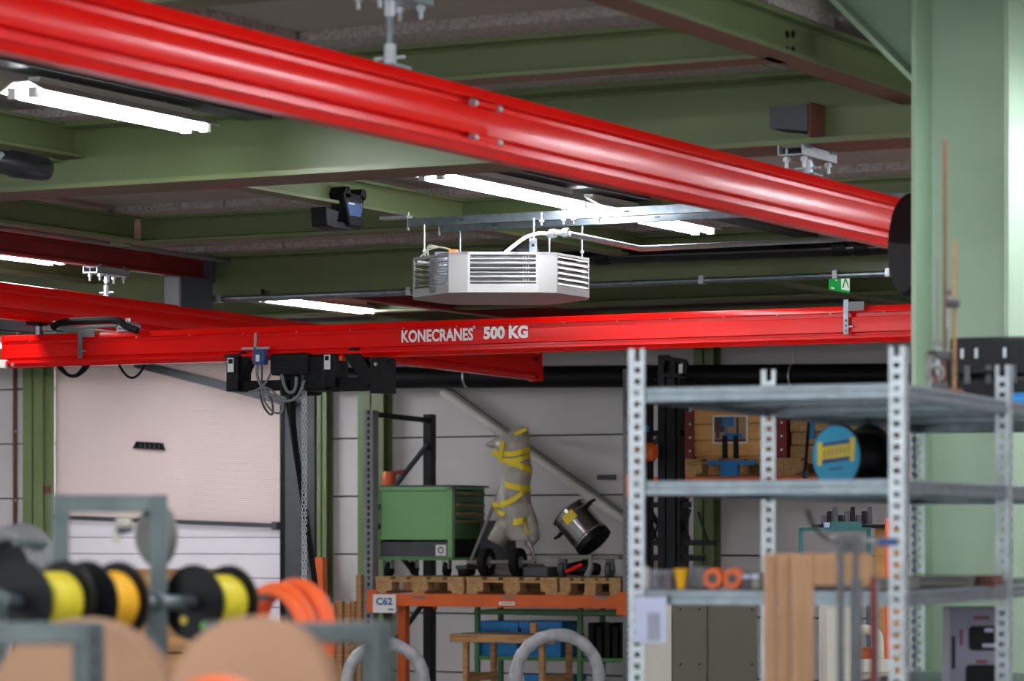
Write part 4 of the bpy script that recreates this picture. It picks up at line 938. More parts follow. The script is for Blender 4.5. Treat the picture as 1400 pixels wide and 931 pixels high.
MB().lathe([(.0, 0), (.05, .0), (.068, .02), (.068, .14), (.05, .16), (0, .16)], PY(869, 618, yk-.1), (1, 0, 0), 24).build('motor', 'orange', t, world=True)
MB().bb((kx(882), yk-.06, kz(590)), (kx(890), yk-.02, kz(582))).build('blue_cap', 'blue', t, world=True)
for q in (((905, 512), (908, 489)), ((907, 489), (938, 494)), ((938, 494), (936, 515)), ((905, 512), (940, 514))):
    MB().bar(PY(*q[0], yk-.02), PY(*q[1], yk-.02), .03, .03).build('handle_bar', 'black', t, world=True)
MB().bb((kx(931), yk-.04, kz(511)), (kx(936), yk-.03, kz(499))).build('label_plate', 'white', t, world=True)
MB().bb((kx(872), yk, 0), (kx(955), yk+.9, .12)).build('chassis', 'black', t, world=True, bevel=.02)
# ---- upper level of the right-hand bay: crates on pallets
zu = PY(1000, 651.5, YR).z
rack_beam('orange upper rack beam under the photo crate', X1, X2, YR, zu)
rack_beam('orange upper rear rack beam behind the crates', X1, X2, YRB+.03, zu)
xq = PY(1005, 640, YR).x; make_pallet('wooden pallet under the crate with the photo print', (xq, YR+.46, zu+.001)); 
xq2 = PY(1143, 640, YR).x; make_pallet('wooden pallet under the weathered board stack', (xq2, YR+.46, zu+.001))
zb = zu+.134; ht = PY(1000, 560, YR).z-zb
xa, xb = PY(936, 600, YR).x, PY(1073, 600, YR).x
t = thing('wooden_crate', 'wooden crate with dark red corner posts and a photo print', 'crate', ((xa+xb)/2, YR+.4, zb))
n = 3
for i in range(n): MB().bb((xa+.05, YR+.02, zb+.02+ht/n*i), (xb-.05, YR+.05, zb+.018+ht/n*(i+1)-.004)).build('side_board', 'crate', t, world=True, bevel=.003)
MB().bb((xa+.06, YR+.06, zb), (xb-.06, YR+.85, zb+ht)).build('crate_core', 'crate', t, world=True)
for x in (xa, xb-.07):
    c_ = MB().bb((x, YR, zb), (x+.07, YR+.06, zb+ht)).build('corner_post', 'red_dark', t, world=True, bevel=.003)
    for i in range(4): MB().cyl((x+.045, YR-.004, zb+.06+i*.10), (x+.045, YR, zb+.06+i*.10), .009, 8).build('screw', 'white', c_, world=True)
MB().bb((xb, YR, zb), (xb+.012, YR+.8, zb+ht)).build('end_panel', 'red_dark', t, world=True)
for px in (990, 1005): 
    x = PY(px, 600, YR).x; MB().bb((x-.02, YR+.012, zb+.0), (x+.02, YR+.02, zb+.17)).build('strap', 'black', t, world=True)
pa, pb = PY(974.5, 568, YR+.018), PY(1022.5, 606, YR+.018)
w_ = pb.x-pa.x; h_ = pa.z-pb.z; yy = YR+.016
pp_ = MB().bb((pa.x, yy, pb.z), (pb.x, yy+.004, pa.z)).build('photo_print', 'white', t, world=True, label='framed photo print of blue and brown parts')
def ph_(x0, x1, y0, y1, mn, dy): MB().bb((pa.x+w_*x0, yy-dy, pb.z+h_*y0), (pa.x+w_*x1, yy-dy+.001, pb.z+h_*y1)).build('print_area', mn, pp_, world=True)
ph_(.05, .95, .06, .94, 'fibre', .002); ph_(.05, .35, .4, .94, 'dark_grey', .0025); ph_(.25, .6, .6, .94, 'blue', .003); ph_(.3, .85, .18, .36, 'blue', .003); ph_(.36, .44, .35, .9, 'stone', .0035); ph_(.68, .74, .3, .9, 'dark_grey', .0035); ph_(.05, .95, .06, .16, 'rust', .003); ph_(.1, .2, .2, .8, 'rust', .0032)
t = thing('blue_fork_shoe', 'blue painted fork shoe in front of the upper pallet', 'shoe', (PY(998, 645, YR-.07).x, YR-.07, zu+.002))
MB().bb((PY(987, 645, YR-.07).x, YR-.1, zu+.002), (PY(1010, 645, YR-.07).x, YR-.06, zu+.118)).build('shoe_plate', 'blue', t, world=True)
MB().bb((PY(968, 645, YR-.07).x, YR-.09, zu+.085), (PY(1033, 645, YR-.07).x, YR-.06, zu+.115)).build('cross_plate', 'blue', t, world=True)
xa, xb = PY(1078, 600, YR).x, PY(1185, 600, YR).x
t = thing('board_stack', 'weathered stack of brown boards beside the photo crate', 'boards', ((xa+xb)/2, YR+.4, zb))
for i in range(5): MB().bb((xa+.006*(i % 2), YR+.03+.01*(i % 2), zb+.0955*i), (xb, YR+.8, zb+.0955*i+.09)).build('board', 'rust' if i == 4 else 'pallet', t, world=True, bevel=.004)
MB().bb((PY(1105, 600, YR).x, YR+.02, zb+.14), (PY(1112, 600, YR).x, YR+.03, zb+.27)).build('blue_label', 'blue', t, world=True)
t = thing('lashing_strap', 'black lashing strap hanging before the weathered board stack', 'strap', PY(1100, 655, YR-.06))
MB().bar(PY(1100, 655, YR-.08), PY(1106, 575, YR-.08), .006, .045).build('webbing', 'black', t, world=True); MB().box(PY(1100.5, 648, YR-.088), (.06, .012, .05)).build('ratchet', 'dark_grey', t, world=True, bevel=.004)
# ---- sage cabinet and cream machine behind the shelving
dk = 15.0; yb_ = P(960, 860, dk).y
t = thing('steel_cabinet', 'sage grey steel cabinet with riveted panels seen through the shelving', 'cabinet', (P(955, 860, dk).x, yb_, 0), TH)
s_ = dk/F; zt_ = CZ-(817-HY)*s_
def lx(px): return (px-955)*s_
MB().bb((lx(917), 0, .05), (lx(1034), .5, zt_)).build('body', 'sage', t, bevel=.004)
MB().add([V(lx(880), .35, .05), V(lx(917), 0, .05), V(lx(917), 0, zt_), V(lx(880), .35, zt_), V(lx(880), .4, .05), V(lx(917), .4, .05), V(lx(917), .4, zt_), V(lx(880), .4, zt_)], [(0, 1, 2, 3), (4, 5, 6, 7), (0, 1, 5, 4), (3, 2, 6, 7), (0, 3, 7, 4)]).build('side_panel', 'cream', t, smooth=None)
for a, b in ((919, 965), (967, 1033)):
    for c_, e in ((zt_-.44, zt_-.01), (zt_-.90, zt_-.45)): MB().bb((lx(a), -.008, c_), (lx(b), 0, e)).build('panel', 'sage', t, bevel=.003)
for px in (929, 955, 1027):
    for py in (833, 908): MB().cyl((lx(px), -.012, CZ-(py-HY)*s_), (lx(px), -.006, CZ-(py-HY)*s_), .005, 8).build('rivet', 'black', t)
MB().bb((lx(885), .02, 0), (lx(1030), .45, .05)).build('plinth', 'black', t)
t = thing('cream_machine', 'cream machine cabinet with rounded pipes behind the brown frames', 'machine', (P(1150, 860, 14.5).x, P(1150, 860, 14.5).y, 0), TH)
s_ = 14.5/F
def lx(px): return (px-1150)*s_
zz = lambda py: CZ-(py-HY)*s_
MB().bb((lx(1131), 0, 0), (lx(1164), .4, zz(829))).build('cabinet_panel', 'cream', t, bevel=.006)
MB().bb((lx(1166), .1, 0), (lx(1228), .5, zz(908))).build('base', 'cream', t, bevel=.006)
MB().tube(spline([V(lx(1170), .15, zz(863)), V(lx(1190), .15, zz(862)), V(lx(1204), .15, zz(868)), V(lx(1207), .15, zz(885)), V(lx(1207), .15, zz(905))]), .022, 12).build('bent_pipe', 'cream', t)
MB().cyl((lx(1206), .15, zz(900)), (lx(1213), .15, zz(900)), .028, 12).build('pipe_flange', 'cream', t)
MB().bb((lx(1178), .2, zz(910)), (lx(1202), .4, zz(889))).build('orange_motor', 'orange', t, bevel=.01)
MB().bb((lx(1166), .05, zz(920)), (lx(1225), .12, zz(902))).build('front_ledge', 'cream', t, bevel=.004)
# ---- teal bench frame with bits on it
t = thing('teal_bench', 'teal steel bench frame with boxes behind the shelving', 'bench', (P(1140, 800, 17).x, P(1140, 800, 17).y, 0), TH)
s_ = 17/F
def lx(px): return (px-1140)*s_
zz = lambda py: CZ-(py-HY)*s_
for a in (1093, 1186): MB().bb((lx(a), 0, 0), (lx(a+5), .05, zz(722))).build('post', 'teal', t)
MB().bb((lx(1093), 0, zz(726)), (lx(1191), .05, zz(721))).build('top_rail', 'teal', t); MB().bb((lx(1093), .0, zz(826)), (lx(1191), .5, zz(815))).build('work_top', 'teal', t)
for a in (1093, 1186): MB().bb((lx(a), .5, 0), (lx(a+5), .55, zz(815))).build('rear_leg', 'teal', t)
t2 = thing('parts_tray', 'black tray of small parts above the teal bench frame', 'tray', (P(1145, 705, 17.2).x, P(1145, 705, 17.2).y, zz(722)), TH)
m = MB().bb((lx(1117)-.02, -.06, 0), (lx(1222), .3, .02)); m.build('tray', 'black', t2)
for i in range(9): MB().box((lx(1120+i*8), -.02, .045+.012*(i % 3)), (.024, .05, .05+.02*(i % 3))).build('small_part', 'black' if i % 2 else 'dark_grey', t2, bevel=.004)
MB().bb((lx(1128), -.10, .002), (lx(1171), -.065, .035)).build('teal_box', 'teal', t2)
MB().bb((lx(1119), -.10, .002), (lx(1127), -.065, .03)).build('lavender_tag', 'lavender', t2)
p = P(1196, 780, 17.3); o = MB().bb((p.x, p.y, 0), (p.x+.14, p.y+.10, CZ-(722-HY)*17.3/F)).build('timber_post', 'crate', bevel=.004); place(o, (p.x, p.y, 0)); tag(o, 'tawny timber post beside the teal bench frame', 'timber')
p = P(1214, 780, 16.6); o = MB().bb((p.x-.018, p.y, 0), (p.x+.018, p.y+.05, CZ-(709-HY)*16.6/F)).build('marker_post', 'orange_bright', bevel=.003); place(o, (p.x, p.y, 0)); tag(o, 'vivid orange post seen beside the perforated shelf post', 'post')
# ================================================================ FOREGROUND SHELVING
def cw_(r, f, u=0.): return V(C*r-S*f, S*r+C*f, u)
AR = R(5.6); o_ = P(862, 800, 7.5); WX, WY1, WY2 = .655, 1.02, 2.55
row = thing('shelving_unit', 'galvanised shelving unit with perforated posts in front of the green column', 'shelving', (o_.x, o_.y, 0), AR)
HZ = [CZ+.341, CZ+.124, CZ-.130, CZ-.42, CZ-.80, CZ-1.25]
def perf_leg(m, x0, y0, dx, dy, w_, zt_, th=.003):
    """one leg of an angle post with a column of punched holes"""
    u = V(dx, dy, 0); n = V(-dy, dx, 0)*th
    def sl(a, b, z0, z1):
        p, q = V(x0, y0, 0)+u*a, V(x0, y0, 0)+u*b
        m.add([p+V(0, 0, z0), q+V(0, 0, z0), q+V(0, 0, z1), p+V(0, 0, z1), p+n+V(0, 0, z0), q+n+V(0, 0, z0), q+n+V(0, 0, z1), p+n+V(0, 0, z1)], [(0, 1, 2, 3), (4, 5, 6, 7), (0, 1, 5, 4), (1, 2, 6, 5), (2, 3, 7, 6), (3, 0, 4, 7)])
    sl(0, w_*.30, 0, zt_); sl(w_*.72, w_, 0, zt_)
    z = .0
    while z < zt_-.02: sl(w_*.30, w_*.72, z, min(z+.014, zt_)); z += .0265
for k, (x, y) in enumerate(((0, 0), (WX, 0), (0, WY1), (WX, WY1), (0, WY2), (WX, WY2))):
    m = MB(); sx = 1 if x == 0 else -1; sy = 1 if y < WY2 else -1
    zt_ = CZ+.431-(.008 if k == 1 else 0)
    perf_leg(m, x-.002*sx, y, sx, 0, .036, zt_); perf_leg(m, x-.002*sx, y, 0, sy, .036, zt_)
    m.build('post', 'post_galv', row, smooth=None)
for z in HZ:
    for y0, y1 in ((0, WY1), (WY1, WY2)):
        m = MB(); x0, x1, a, b = .006, WX-.006, y0+.008, y1-.008
        m.bb((x0, a, z-.003), (x1, b, z))
        for q in (((x0, a, z-.034), (x1, a+.003, z-.002)), ((x0, b-.003, z-.034), (x1, b, z-.002)), ((x0, a, z-.034), (x0+.003, b, z-.002)), ((x1-.003, a, z-.034), (x1, b, z-.002)),
                  ((x0+.03, a-.004, z-.014), (x1-.03, a, z-.001)), ((x0+.03, a-.004, z-.034), (x1-.03, a, z-.019)), ((x1, a+.03, z-.014), (x1+.004, b-.03, z-.001)), ((x1, a+.03, z-.034), (x1+.004, b-.03, z-.019)),
                  ((x0+.003, a+.003, z-.030), (x1-.003, a+.018, z-.027)), ((x0+.003, b-.018, z-.030), (x1-.003, b-.003, z-.027)), ((x0+.003, a, z-.030), (x0+.018, b, z-.027)), ((x1-.018, a, z-.030), (x1-.003, b, z-.027))): m.bb(*q)
        for t_ in (.33, .66): m.bb((x0+.003, a+(b-a)*t_-.02, z-.022), (x1-.003, a+(b-a)*t_+.02, z-.003))
        sh = m.build('shelf', 'galv', row, smooth=None, bevel=.0012)
        for xx in (x0+.018, x1-.018):
            for zz in (z-.009, z-.022): MB().cyl((xx, a-.005, zz), (xx, a+.001, zz), .0045, 8).build('shelf_bolt', 'zinc', sh)
RM = Matrix.Translation((o_.x, o_.y, 0)) @ Matrix.Rotation(AR, 4, 'Z')
def on_row(x, y, z): return RM @ V(x, y, z)
# ---- on the third shelf: small workshop bits
z3_ = HZ[2]+.001
def small(name, label, cat, px, y, rot=AR, grp=None):
    """stands on the third shelf: find local x for a picture column at local depth y"""
    lo, hi = -.2, 1.2
    for _ in range(40):
        mid = (lo+hi)/2; q = on_row(mid, y, z3_); r_ = C*q.x+S*q.y; d_ = -S*q.x+C*q.y
        if 700+r_/d_*F < px: lo = mid
        else: hi = mid
    return thing(name, label, cat, on_row(lo, y, z3_), rot, grp)
t = small('spray_tin', 'white cylindrical tin on the third shelf beside the post', 'tin', 882, .10); MB().lathe([(.0, 0), (.011, 0), (.012, .002), (.012, .046), (.009, .050), (0, .050)], (0, 0, 0), (0, 0, 1), 18).build('body', 'white', t); MB().cyl((0, 0, .050), (0, 0, .053), .008, 12).build('lid', 'cream', t)
t = small('parts_box', 'smoky clear parts box between white tin and yellow cup', 'box', 905, .14)
for a, b in (((-.032, -.03, 0), (.032, .03, .003)), ((-.032, -.03, 0), (-.030, .03, .045)), ((.030, -.03, 0), (.032, .03, .045)), ((-.032, -.03, 0), (.032, -.028, .045)), ((-.032, .028, 0), (.032, .03, .045))): MB().bb(a, b).build('box_wall', 'clear', t)
MB().bb((-.026, -.02, .004), (.0, .02, .034)).build('content', 'dark_grey', t); MB().bb((.006, -.02, .004), (.024, .02, .03)).build('content', 'rust', t)
t = small('measuring_cup', 'yellow tapered cup on the third shelf', 'cup', 931, .10); MB().lathe([(.0, .002), (.009, .0), (.018, .046), (.019, .048), (.0165, .048), (.008, .004), (0, .004)], (0, 0, 0), (0, 0, 1), 20, cap=False).build('cup', 'amber', t)
t = small('foam_block', 'blue-grey block with sloping top beside the yellow cup', 'block', 953, .20); MB().prism([(-.026, 0), (.028, 0), (.022, .052), (-.004, .050)], (0, -.02, 0), (0, .02, 0), (1, 0, 0), (0, 0, 1)).build('block', 'grey', t, bevel=.003)
for px, lab in ((977, 'orange cable ring with open centre between grey block and hub'), (1004, 'orange spool with dark hub on the third shelf')):
    t = small('wire_spool', lab, 'spool', px, .12, TH-R(30)); MB().lathe([(.012, -.012), (.024, -.012), (.0245, -.008), (.022, -.006), (.022, .006), (.0245, .008), (.024, .012), (.012, .012)], (0, 0, .025), (0, 1, 0), 26, cap=False).build('spool_rim', 'orange', t); MB().cyl((0, -.011, .025), (0, .011, .025), .012, 14).build('hub', 'dark_grey', t)
for px, mn, lab in ((1024, 'dark_grey', 'small dark box next to the orange spool'), (1036, 'stone', 'small pale box next to the shelf post')):
    t = small('small_box', lab, 'box', px, .12); MB().bb((-.010, -.02, 0), (.009, .02, .04)).build('carton', mn, t, bevel=.002); MB().bb((-.010, -.0205, .026), (.009, -.02, .034)).build('tape', 'lavender', t)
# ---- plastic pocket hanging from the third shelf
p0 = on_row(.05, -.012, HZ[2]-.028)
t = thing('label_pocket', 'lavender plastic label pocket hanging from the third shelf', 'pocket', p0, AR)
MB().bb((-.034, -.003, -.095), (.044, .0, .012)).build('pocket_sheet', 'lavender', t, bevel=.001)
MB().bb((-.002, -.0045, -.088), (.028, -.003, -.025)).build('clear_window', 'clear', t, bevel=.002)
for x in (-.025, .035): MB().ring((x, -.001, .012), (0, 1, 0), .007, .0014, 14, 5).build('hook', 'zinc', t)
# ---- on the second shelf: blue-faced cable drum
cpx = (1144, 620); dd_ = 9.0
c_ = P(*cpx, dd_); rr = .092; c_.z = HZ[1]+rr+.001
ax = cw_(math.sin(R(48)), math.cos(R(48)))
t = thing('cable_drum', 'black cable drum with bright blue lettered face on the second shelf', 'drum', (c_.x, c_.y, HZ[1]+.001))
MB().lathe([(.0, 0), (rr, 0), (rr, .008), (rr*.75, .010), (rr*.75, .125), (rr, .127), (rr, .135), (0, .135)], c_, ax, 44).build('drum', 'black', t, world=True)
fc = MB().lathe([(0, -.003), (rr*.95, -.003), (rr*.95, 0), (0, 0)], c_, ax, 44).build('face_disc', 'cyan', t, world=True, label='bright blue round face')
rt = V(ax.y, -ax.x, 0); 
if rt.dot(cw_(1, 0)) < 0: rt = -rt
out = -ax
def on_face(a, b, dz=.004): return c_+rt*(a*rr)+V(0, 0, b*rr)+out*dz
def plate(name, pts, mn, dz, par): return MB().add([on_face(a, b, dz) for a, b in pts], [tuple(range(len(pts)))]).build(name, mn, par, world=True, smooth=None)
plate('logo_bar', [(-.55, .10), (.60, .22), (.60, .52), (-.55, .40)], 'blue_dark', .0036, fc); plate('logo_bar', [(-.55, -.22), (.60, -.12), (.60, .02), (-.55, -.08)], 'blue_dark', .0036, fc)
plate('logo_band', [(-.72, -.10), (.74, .02), (.74, .40), (-.72, .28)], 'yellow', .0040, fc)
for sx in (-1, 1): plate('logo_end', [(.66*sx-.08, -.22+.06*sx), (.66*sx+.08, -.22+.06*sx), (.66*sx+.12, .50+.06*sx), (.66*sx-.08, .50+.06*sx)], 'yellow', .0042, fc)
for i in range(7):
    a = -.50+i*.165; b = .085+.02*i; plate('logo_stroke', [(a, b-.12), (a+.05, b-.12), (a+.07, b+.13), (a+.02, b+.13)], 'blue_dark', .0046, fc)
plate('small_print', [(-.3, -.42), (.3, -.38), (.3, -.32), (-.3, -.36)], 'blue_dark', .0036, fc)
# ---- flat cartons on the third shelf, far bay
for px, w_, mn, lab, yy in ((1205, .10, 'stone', 'long grey flat carton on the third shelf behind the steel bars', .30), (1291, .095, 'stone', 'grey flat carton on the third shelf before the green column', .80), (1354, .026, 'rust', 'brown flat carton next to the grey one on the third shelf', .86)):
    lo, hi = -.2, 1.6
    for _ in range(40):
        mid = (lo+hi)/2; q = on_row(mid, yy, z3_); r_ = C*q.x+S*q.y; d_ = -S*q.x+C*q.y
        if 700+r_/d_*F < px: lo = mid
        else: hi = mid
    xx = lo
    t = thing('flat_carton', lab, 'carton', on_row(xx, yy, z3_), AR); MB().bb((-w_*.8, -.05, 0), (w_*.8, .05, .026)).build('carton', mn, t, bevel=.002); MB().bb((-w_*.8, -.0508, .014), (w_*.8, -.0502, .018)).build('lid_seam', 'dark_grey', t)
# ---- on the top shelf: black case, bar clamps
zt0 = HZ[0]+.001
q0 = P(1352, 500, 8.9)
t = thing('tool_case', 'black plastic tool case with metal latches on the top shelf', 'case', (q0.x, q0.y, zt0), AR)
MB().bb((-.112, 0, 0), (.115, .16, .092)).build('case_bottom', 'black', t, bevel=.008); MB().bb((-.112, 0, .096), (.115, .16, .203)).build('case_lid', 'black', t, bevel=.008)
for x in (-.06, 0.0, .07): MB().bb((x-.008, -.006, .075), (x+.008, .0, .125)).build('latch', 'dark_grey', t); 
for x in (-.075, -.035, .045): MB().bb((x-.004, -.004, .145), (x+.004, .0, .172)).build('latch_clip', 'zinc', t)
MB().tube([(-.04, -.004, .105), (-.04, -.022, .105), (.04, -.022, .105), (.04, -.004, .105)], .006, 8).build('case_handle', 'black', t)
def bar_clamp(label, px, d_, ztop_py, mn, jaw, wid=.008):
    b = P(px, 520, d_); h_ = CZ+(HY-ztop_py)*d_/F-zt0
    t = thing('bar_clamp', label, 'clamp', (b.x, b.y, zt0), TH, 'bar clamps on the top shelf')
    MB().bb((-wid/2, -.004, 0), (wid/2, .004, h_)).build('clamp_bar', mn, t, bevel=.001)
    MB().bb((-.025, -.012, 0), (.02, .012, .018)).build('fixed_jaw', 'rust', t, bevel=.004)
    MB().bb((-.022, -.010, jaw), (.012, .010, jaw+.022)).build('sliding_jaw', 'dark_grey', t, bevel=.004)
    MB().cyl((-.018, 0, jaw-.05), (-.018, 0, jaw+.03), .004, 8).build('spindle', 'zinc', t); MB().cyl((-.018, 0, jaw+.03), (-.018, 0, jaw+.045), .011, 12).build('spindle_knob', 'stone', t)
    return t
bar_clamp('long rust-brown bar clamp standing on the top shelf', 1292, 7.95, 190, 'rust', .09)
bar_clamp('shorter straw-coloured bar clamp standing beside the black case', 1305, 7.99, 328, 'wood', .22)
bar_clamp('thin grey bar clamp leaning beside the long brown one', 1281, 8.0, 352, 'stone', .06, .005)
q0 = P(1279, 490, 7.9); t = thing('screw_clamp', 'grey screw clamp with round knob on the top shelf', 'clamp', (q0.x, q0.y, zt0), TH)
MB().ring((0, 0, .052), (0, 1, 0), .018, .006, 20, 8).build('round_knob', 'stone', t); MB().bb((-.012, -.01, 0), (.03, .01, .028)).build('clamp_foot', 'dark_grey', t, bevel=.003); MB().cyl((0, 0, .02), (0, 0, .05), .007, 10).build('spindle', 'rust', t)
q0 = P(1262, 470, 8.1); t = thing('dark_caddy', 'small dark caddy behind the screw clamp on the top shelf', 'caddy', (q0.x+.01, q0.y, zt0), AR); MB().bb((.0, 0, 0), (.06, .06, .12)).build('caddy', 'black', t, bevel=.006); MB().bb((.01, -.002, .08), (.05, 0, .10)).build('caddy_slot', 'dark_grey', t)
q0 = P(1384, 530, 8.6); t = thing('blue_cloth', 'blue folded cloth at the end of the top shelf', 'cloth', (q0.x, q0.y, zt0), AR); MB().bb((-.01, -.02, 0), (.05, .06, .022)).build('fold', 'blue', t, bevel=.006); MB().bb((-.006, -.016, .022), (.046, .05, .034)).build('fold', 'blue', t, bevel=.005)
# ---- on the fourth shelf: printed machine carton
q0 = P(1340, 900, 8.9)
t = thing('printed_carton', 'pale grey printed carton with dark window panels below the third shelf', 'carton', (q0.x, q0.y, HZ[3]+.001), TH)
w_, hc = .083, .215
MB().bb((-w_, 0, 0), (w_, .16, hc)).build('carton', 'carton_grey', t, bevel=.002)
def rr_(name, x0, x1, z0, z1, mn, dy=.0006, r=.012):
    pts = []
    for cx, cz_, a0 in ((x1-r, z1-r, 0), (x0+r, z1-r, 90), (x0+r, z0+r, 180), (x1-r, z0+r, 270)):
        for k in range(5): a = R(a0+k*22.5); pts.append(V(cx+r*math.cos(a), -dy, cz_+r*math.sin(a)))
    return MB().add(pts, [tuple(range(len(pts)))]).build(name, mn, t, smooth=None)
def bz(py): return CZ-(py-HY)*8.9/F-HZ[3]
def bx_(px): return (px-1340)*8.9/F
rr_('window_panel', bx_(1324), bx_(1369), bz(890), bz(856), 'black'); rr_('window_panel', bx_(1320), bx_(1367), bz(955), bz(909), 'black')
for a, b, z in ((1331, 1353, 845), (1334, 1350, 905)): rr_('print_mark', bx_(a), bx_(b), bz(z+2), bz(z-2), 'red_dark', r=.002)
rr_('print_mark', bx_(1312), bx_(1316), bz(882), bz(861), 'red_dark', r=.002)
for a, b, z in ((1346, 1358, 862), (1343, 1365, 883)): rr_('panel_print', bx_(a), bx_(b), bz(z+2.5), bz(z-2.5), 'lavender', dy=.0012, r=.002)
rr_('dark_band', bx_(1301), bx_(1306), bz(915), bz(870), 'black', r=.003)
MB().cyl((bx_(1366), -.02, bz(935)), (bx_(1378), -.02, bz(922)), .010, 10).build('plastic_strap', 'lavender', t)
# ---- brown frames leaning at the end of the shelving
for i in range(3):
    d_ = 6.72+.055*i; px0 = 1083-18.6*i; s_ = d_/F
    b = P(px0, 900, d_); zt_ = CZ-(757-HY)*s_
    t = thing('wooden_frame', ('front', 'middle', 'rear')[i]+' brown wooden frame of three stacked at the shelving end', 'panel', (b.x, b.y, 0), TH)
    wv, wt, L_ = (.046 if i == 0 else .026), .068, .172+.0*i
    MB().bb((0, 0, 0), (wv, .026, zt_)).build('stile', 'cardboard', t, bevel=.004)
    MB().bb((wv, .001, zt_-wt), (L_, .027, zt_)).build('top_rail', 'cardboard', t, bevel=.004)
    MB().bb((wv, .003, 0), (L_, .025, .07)).build('bottom_rail', 'cardboard', t, bevel=.004)
# ---- steel bars standing in front
b = P(1150, 900, 6.5); s_ = 6.5/F
t = thing('steel_bracket', 'grey welded steel bracket with a bolt hole standing by the brown frames', 'bracket', (b.x, b.y, 0), TH)
z_ = lambda py: CZ-(py-HY)*s_
l_ = lambda px: (px-1150)*s_
MB().bb((l_(1146), 0, 0), (l_(1155), .03, z_(733))).build('flat_bar', 'steel_dark', t, bevel=.002)
MB().bb((l_(1155), .004, z_(757)), (l_(1176), .014, z_(733))).build('top_plate', 'steel_dark', t, bevel=.002)
MB().cyl((l_(1163), .0035, z_(746)), (l_(1163), .0045, z_(746)), .0045, 12).build('bolt_hole', 'black', t)
MB().bb((l_(1167), .01, 0), (l_(1175), .02, z_(757))).build('flat_bar', 'steel_dark', t, bevel=.002)
MB().bb((l_(1163), -.004, 0), (l_(1179), .009, z_(790))).build('square_bar', 'steel_dark', t, bevel=.002)
t = thing('angle_bar', 'dark maroon angle bar standing between steel bracket and shelf post', 'bar', P(1197, 900, 6.55)*1, TH); t.location.z = 0
MB().bb((l_(1143), 0, 0), (l_(1151), .012, z_(789))).build('flange', 'red_dark', t, bevel=.001); MB().bb((l_(1151), .0, 0), (l_(1155), .03, z_(789))).build('flange', 'grey', t, bevel=.001)
t = thing('chain_sling', 'short chain sling with blue tag hooked behind the steel bracket', 'sling', P(1190, 740, 6.52))
m = MB(); pa, pb = P(1178, 737, 6.52), P(1200, 741, 6.52)
for i in range(7):
    q = pa.lerp(pb, i/6); m.ring(q, (0, 1, 0) if i % 2 else (0, 0, 1), .0045, .0017, 10, 5)
m.build('sling_chain', 'zinc', t, world=True); MB().bar(P(1199, 741, 6.52), P(1228, 741, 6.52), .004, .016).build('blue_tag', 'blue_dark', t, world=True)
MB().tube(spline([P(1104, 697, 6.6), P(1112, 718, 6.6), P(1126, 732, 6.58), P(1146, 741, 6.52), P(1178, 738, 6.52)]), .0045, 8).build('sling_cord', 'black', t, world=True)
MB().cyl(P(1138, 735, 6.54), P(1146, 738, 6.52), .0075, 10).build('cord_ferrule', 'stone', t, world=True)

# ================================================================ FOREGROUND CABLE REELS
def sq_frame(label, pa, pb, ybar, d_, w_=.036, rot=R(45), holes=True, ends=(True, True)):
    t = thing('reel_stand', label, 'stand', (P(pb, 900, d_).x, P(pb, 900, d_).y, 0), TH)
    s_ = d_/F; zt_ = CZ-(ybar-HY)*s_; M_ = Matrix.Rotation(rot, 3, 'Z'); l_ = lambda px: (px-pb)*s_
    for k, px in enumerate((pa, pb)):
        if not ends[k]: continue
        MB().box((l_(px), 0, zt_/2), (w_, w_, zt_), M_).build('post', 'galv_dull', t, bevel=.003)
        if holes and k == 1:
            for i in range(9):
                q = M_ @ V(w_/2+.0004, 0, 0); q = V(l_(px), 0, zt_-.03-i*.028)+M_ @ V(0, -w_/2-.0003, 0); MB().box(q, (.010, .001, .010), M_).build('hole', 'dark_grey', t)
        MB().box((l_(px), 0, .004), (.12, .12, .008)).build('foot_plate', 'galv_dull', t)
    MB().bb((l_(pa), -.014, zt_-.034), (l_(pb)-.0, .016, zt_-.001)).build('top_bar', 'galv_dull', t, bevel=.003)
    return t
sq_frame('galvanised reel stand with punched post before the grey-tan drum', -160, 121, 850, 4.85)
sq_frame('galvanised reel stand with punched post right of the tan drum', 300, 516, 850, 4.95)
t = sq_frame('plain galvanised frame standing behind the black cable reels', 83, 217, 676, 6.36, .034, R(8), False)
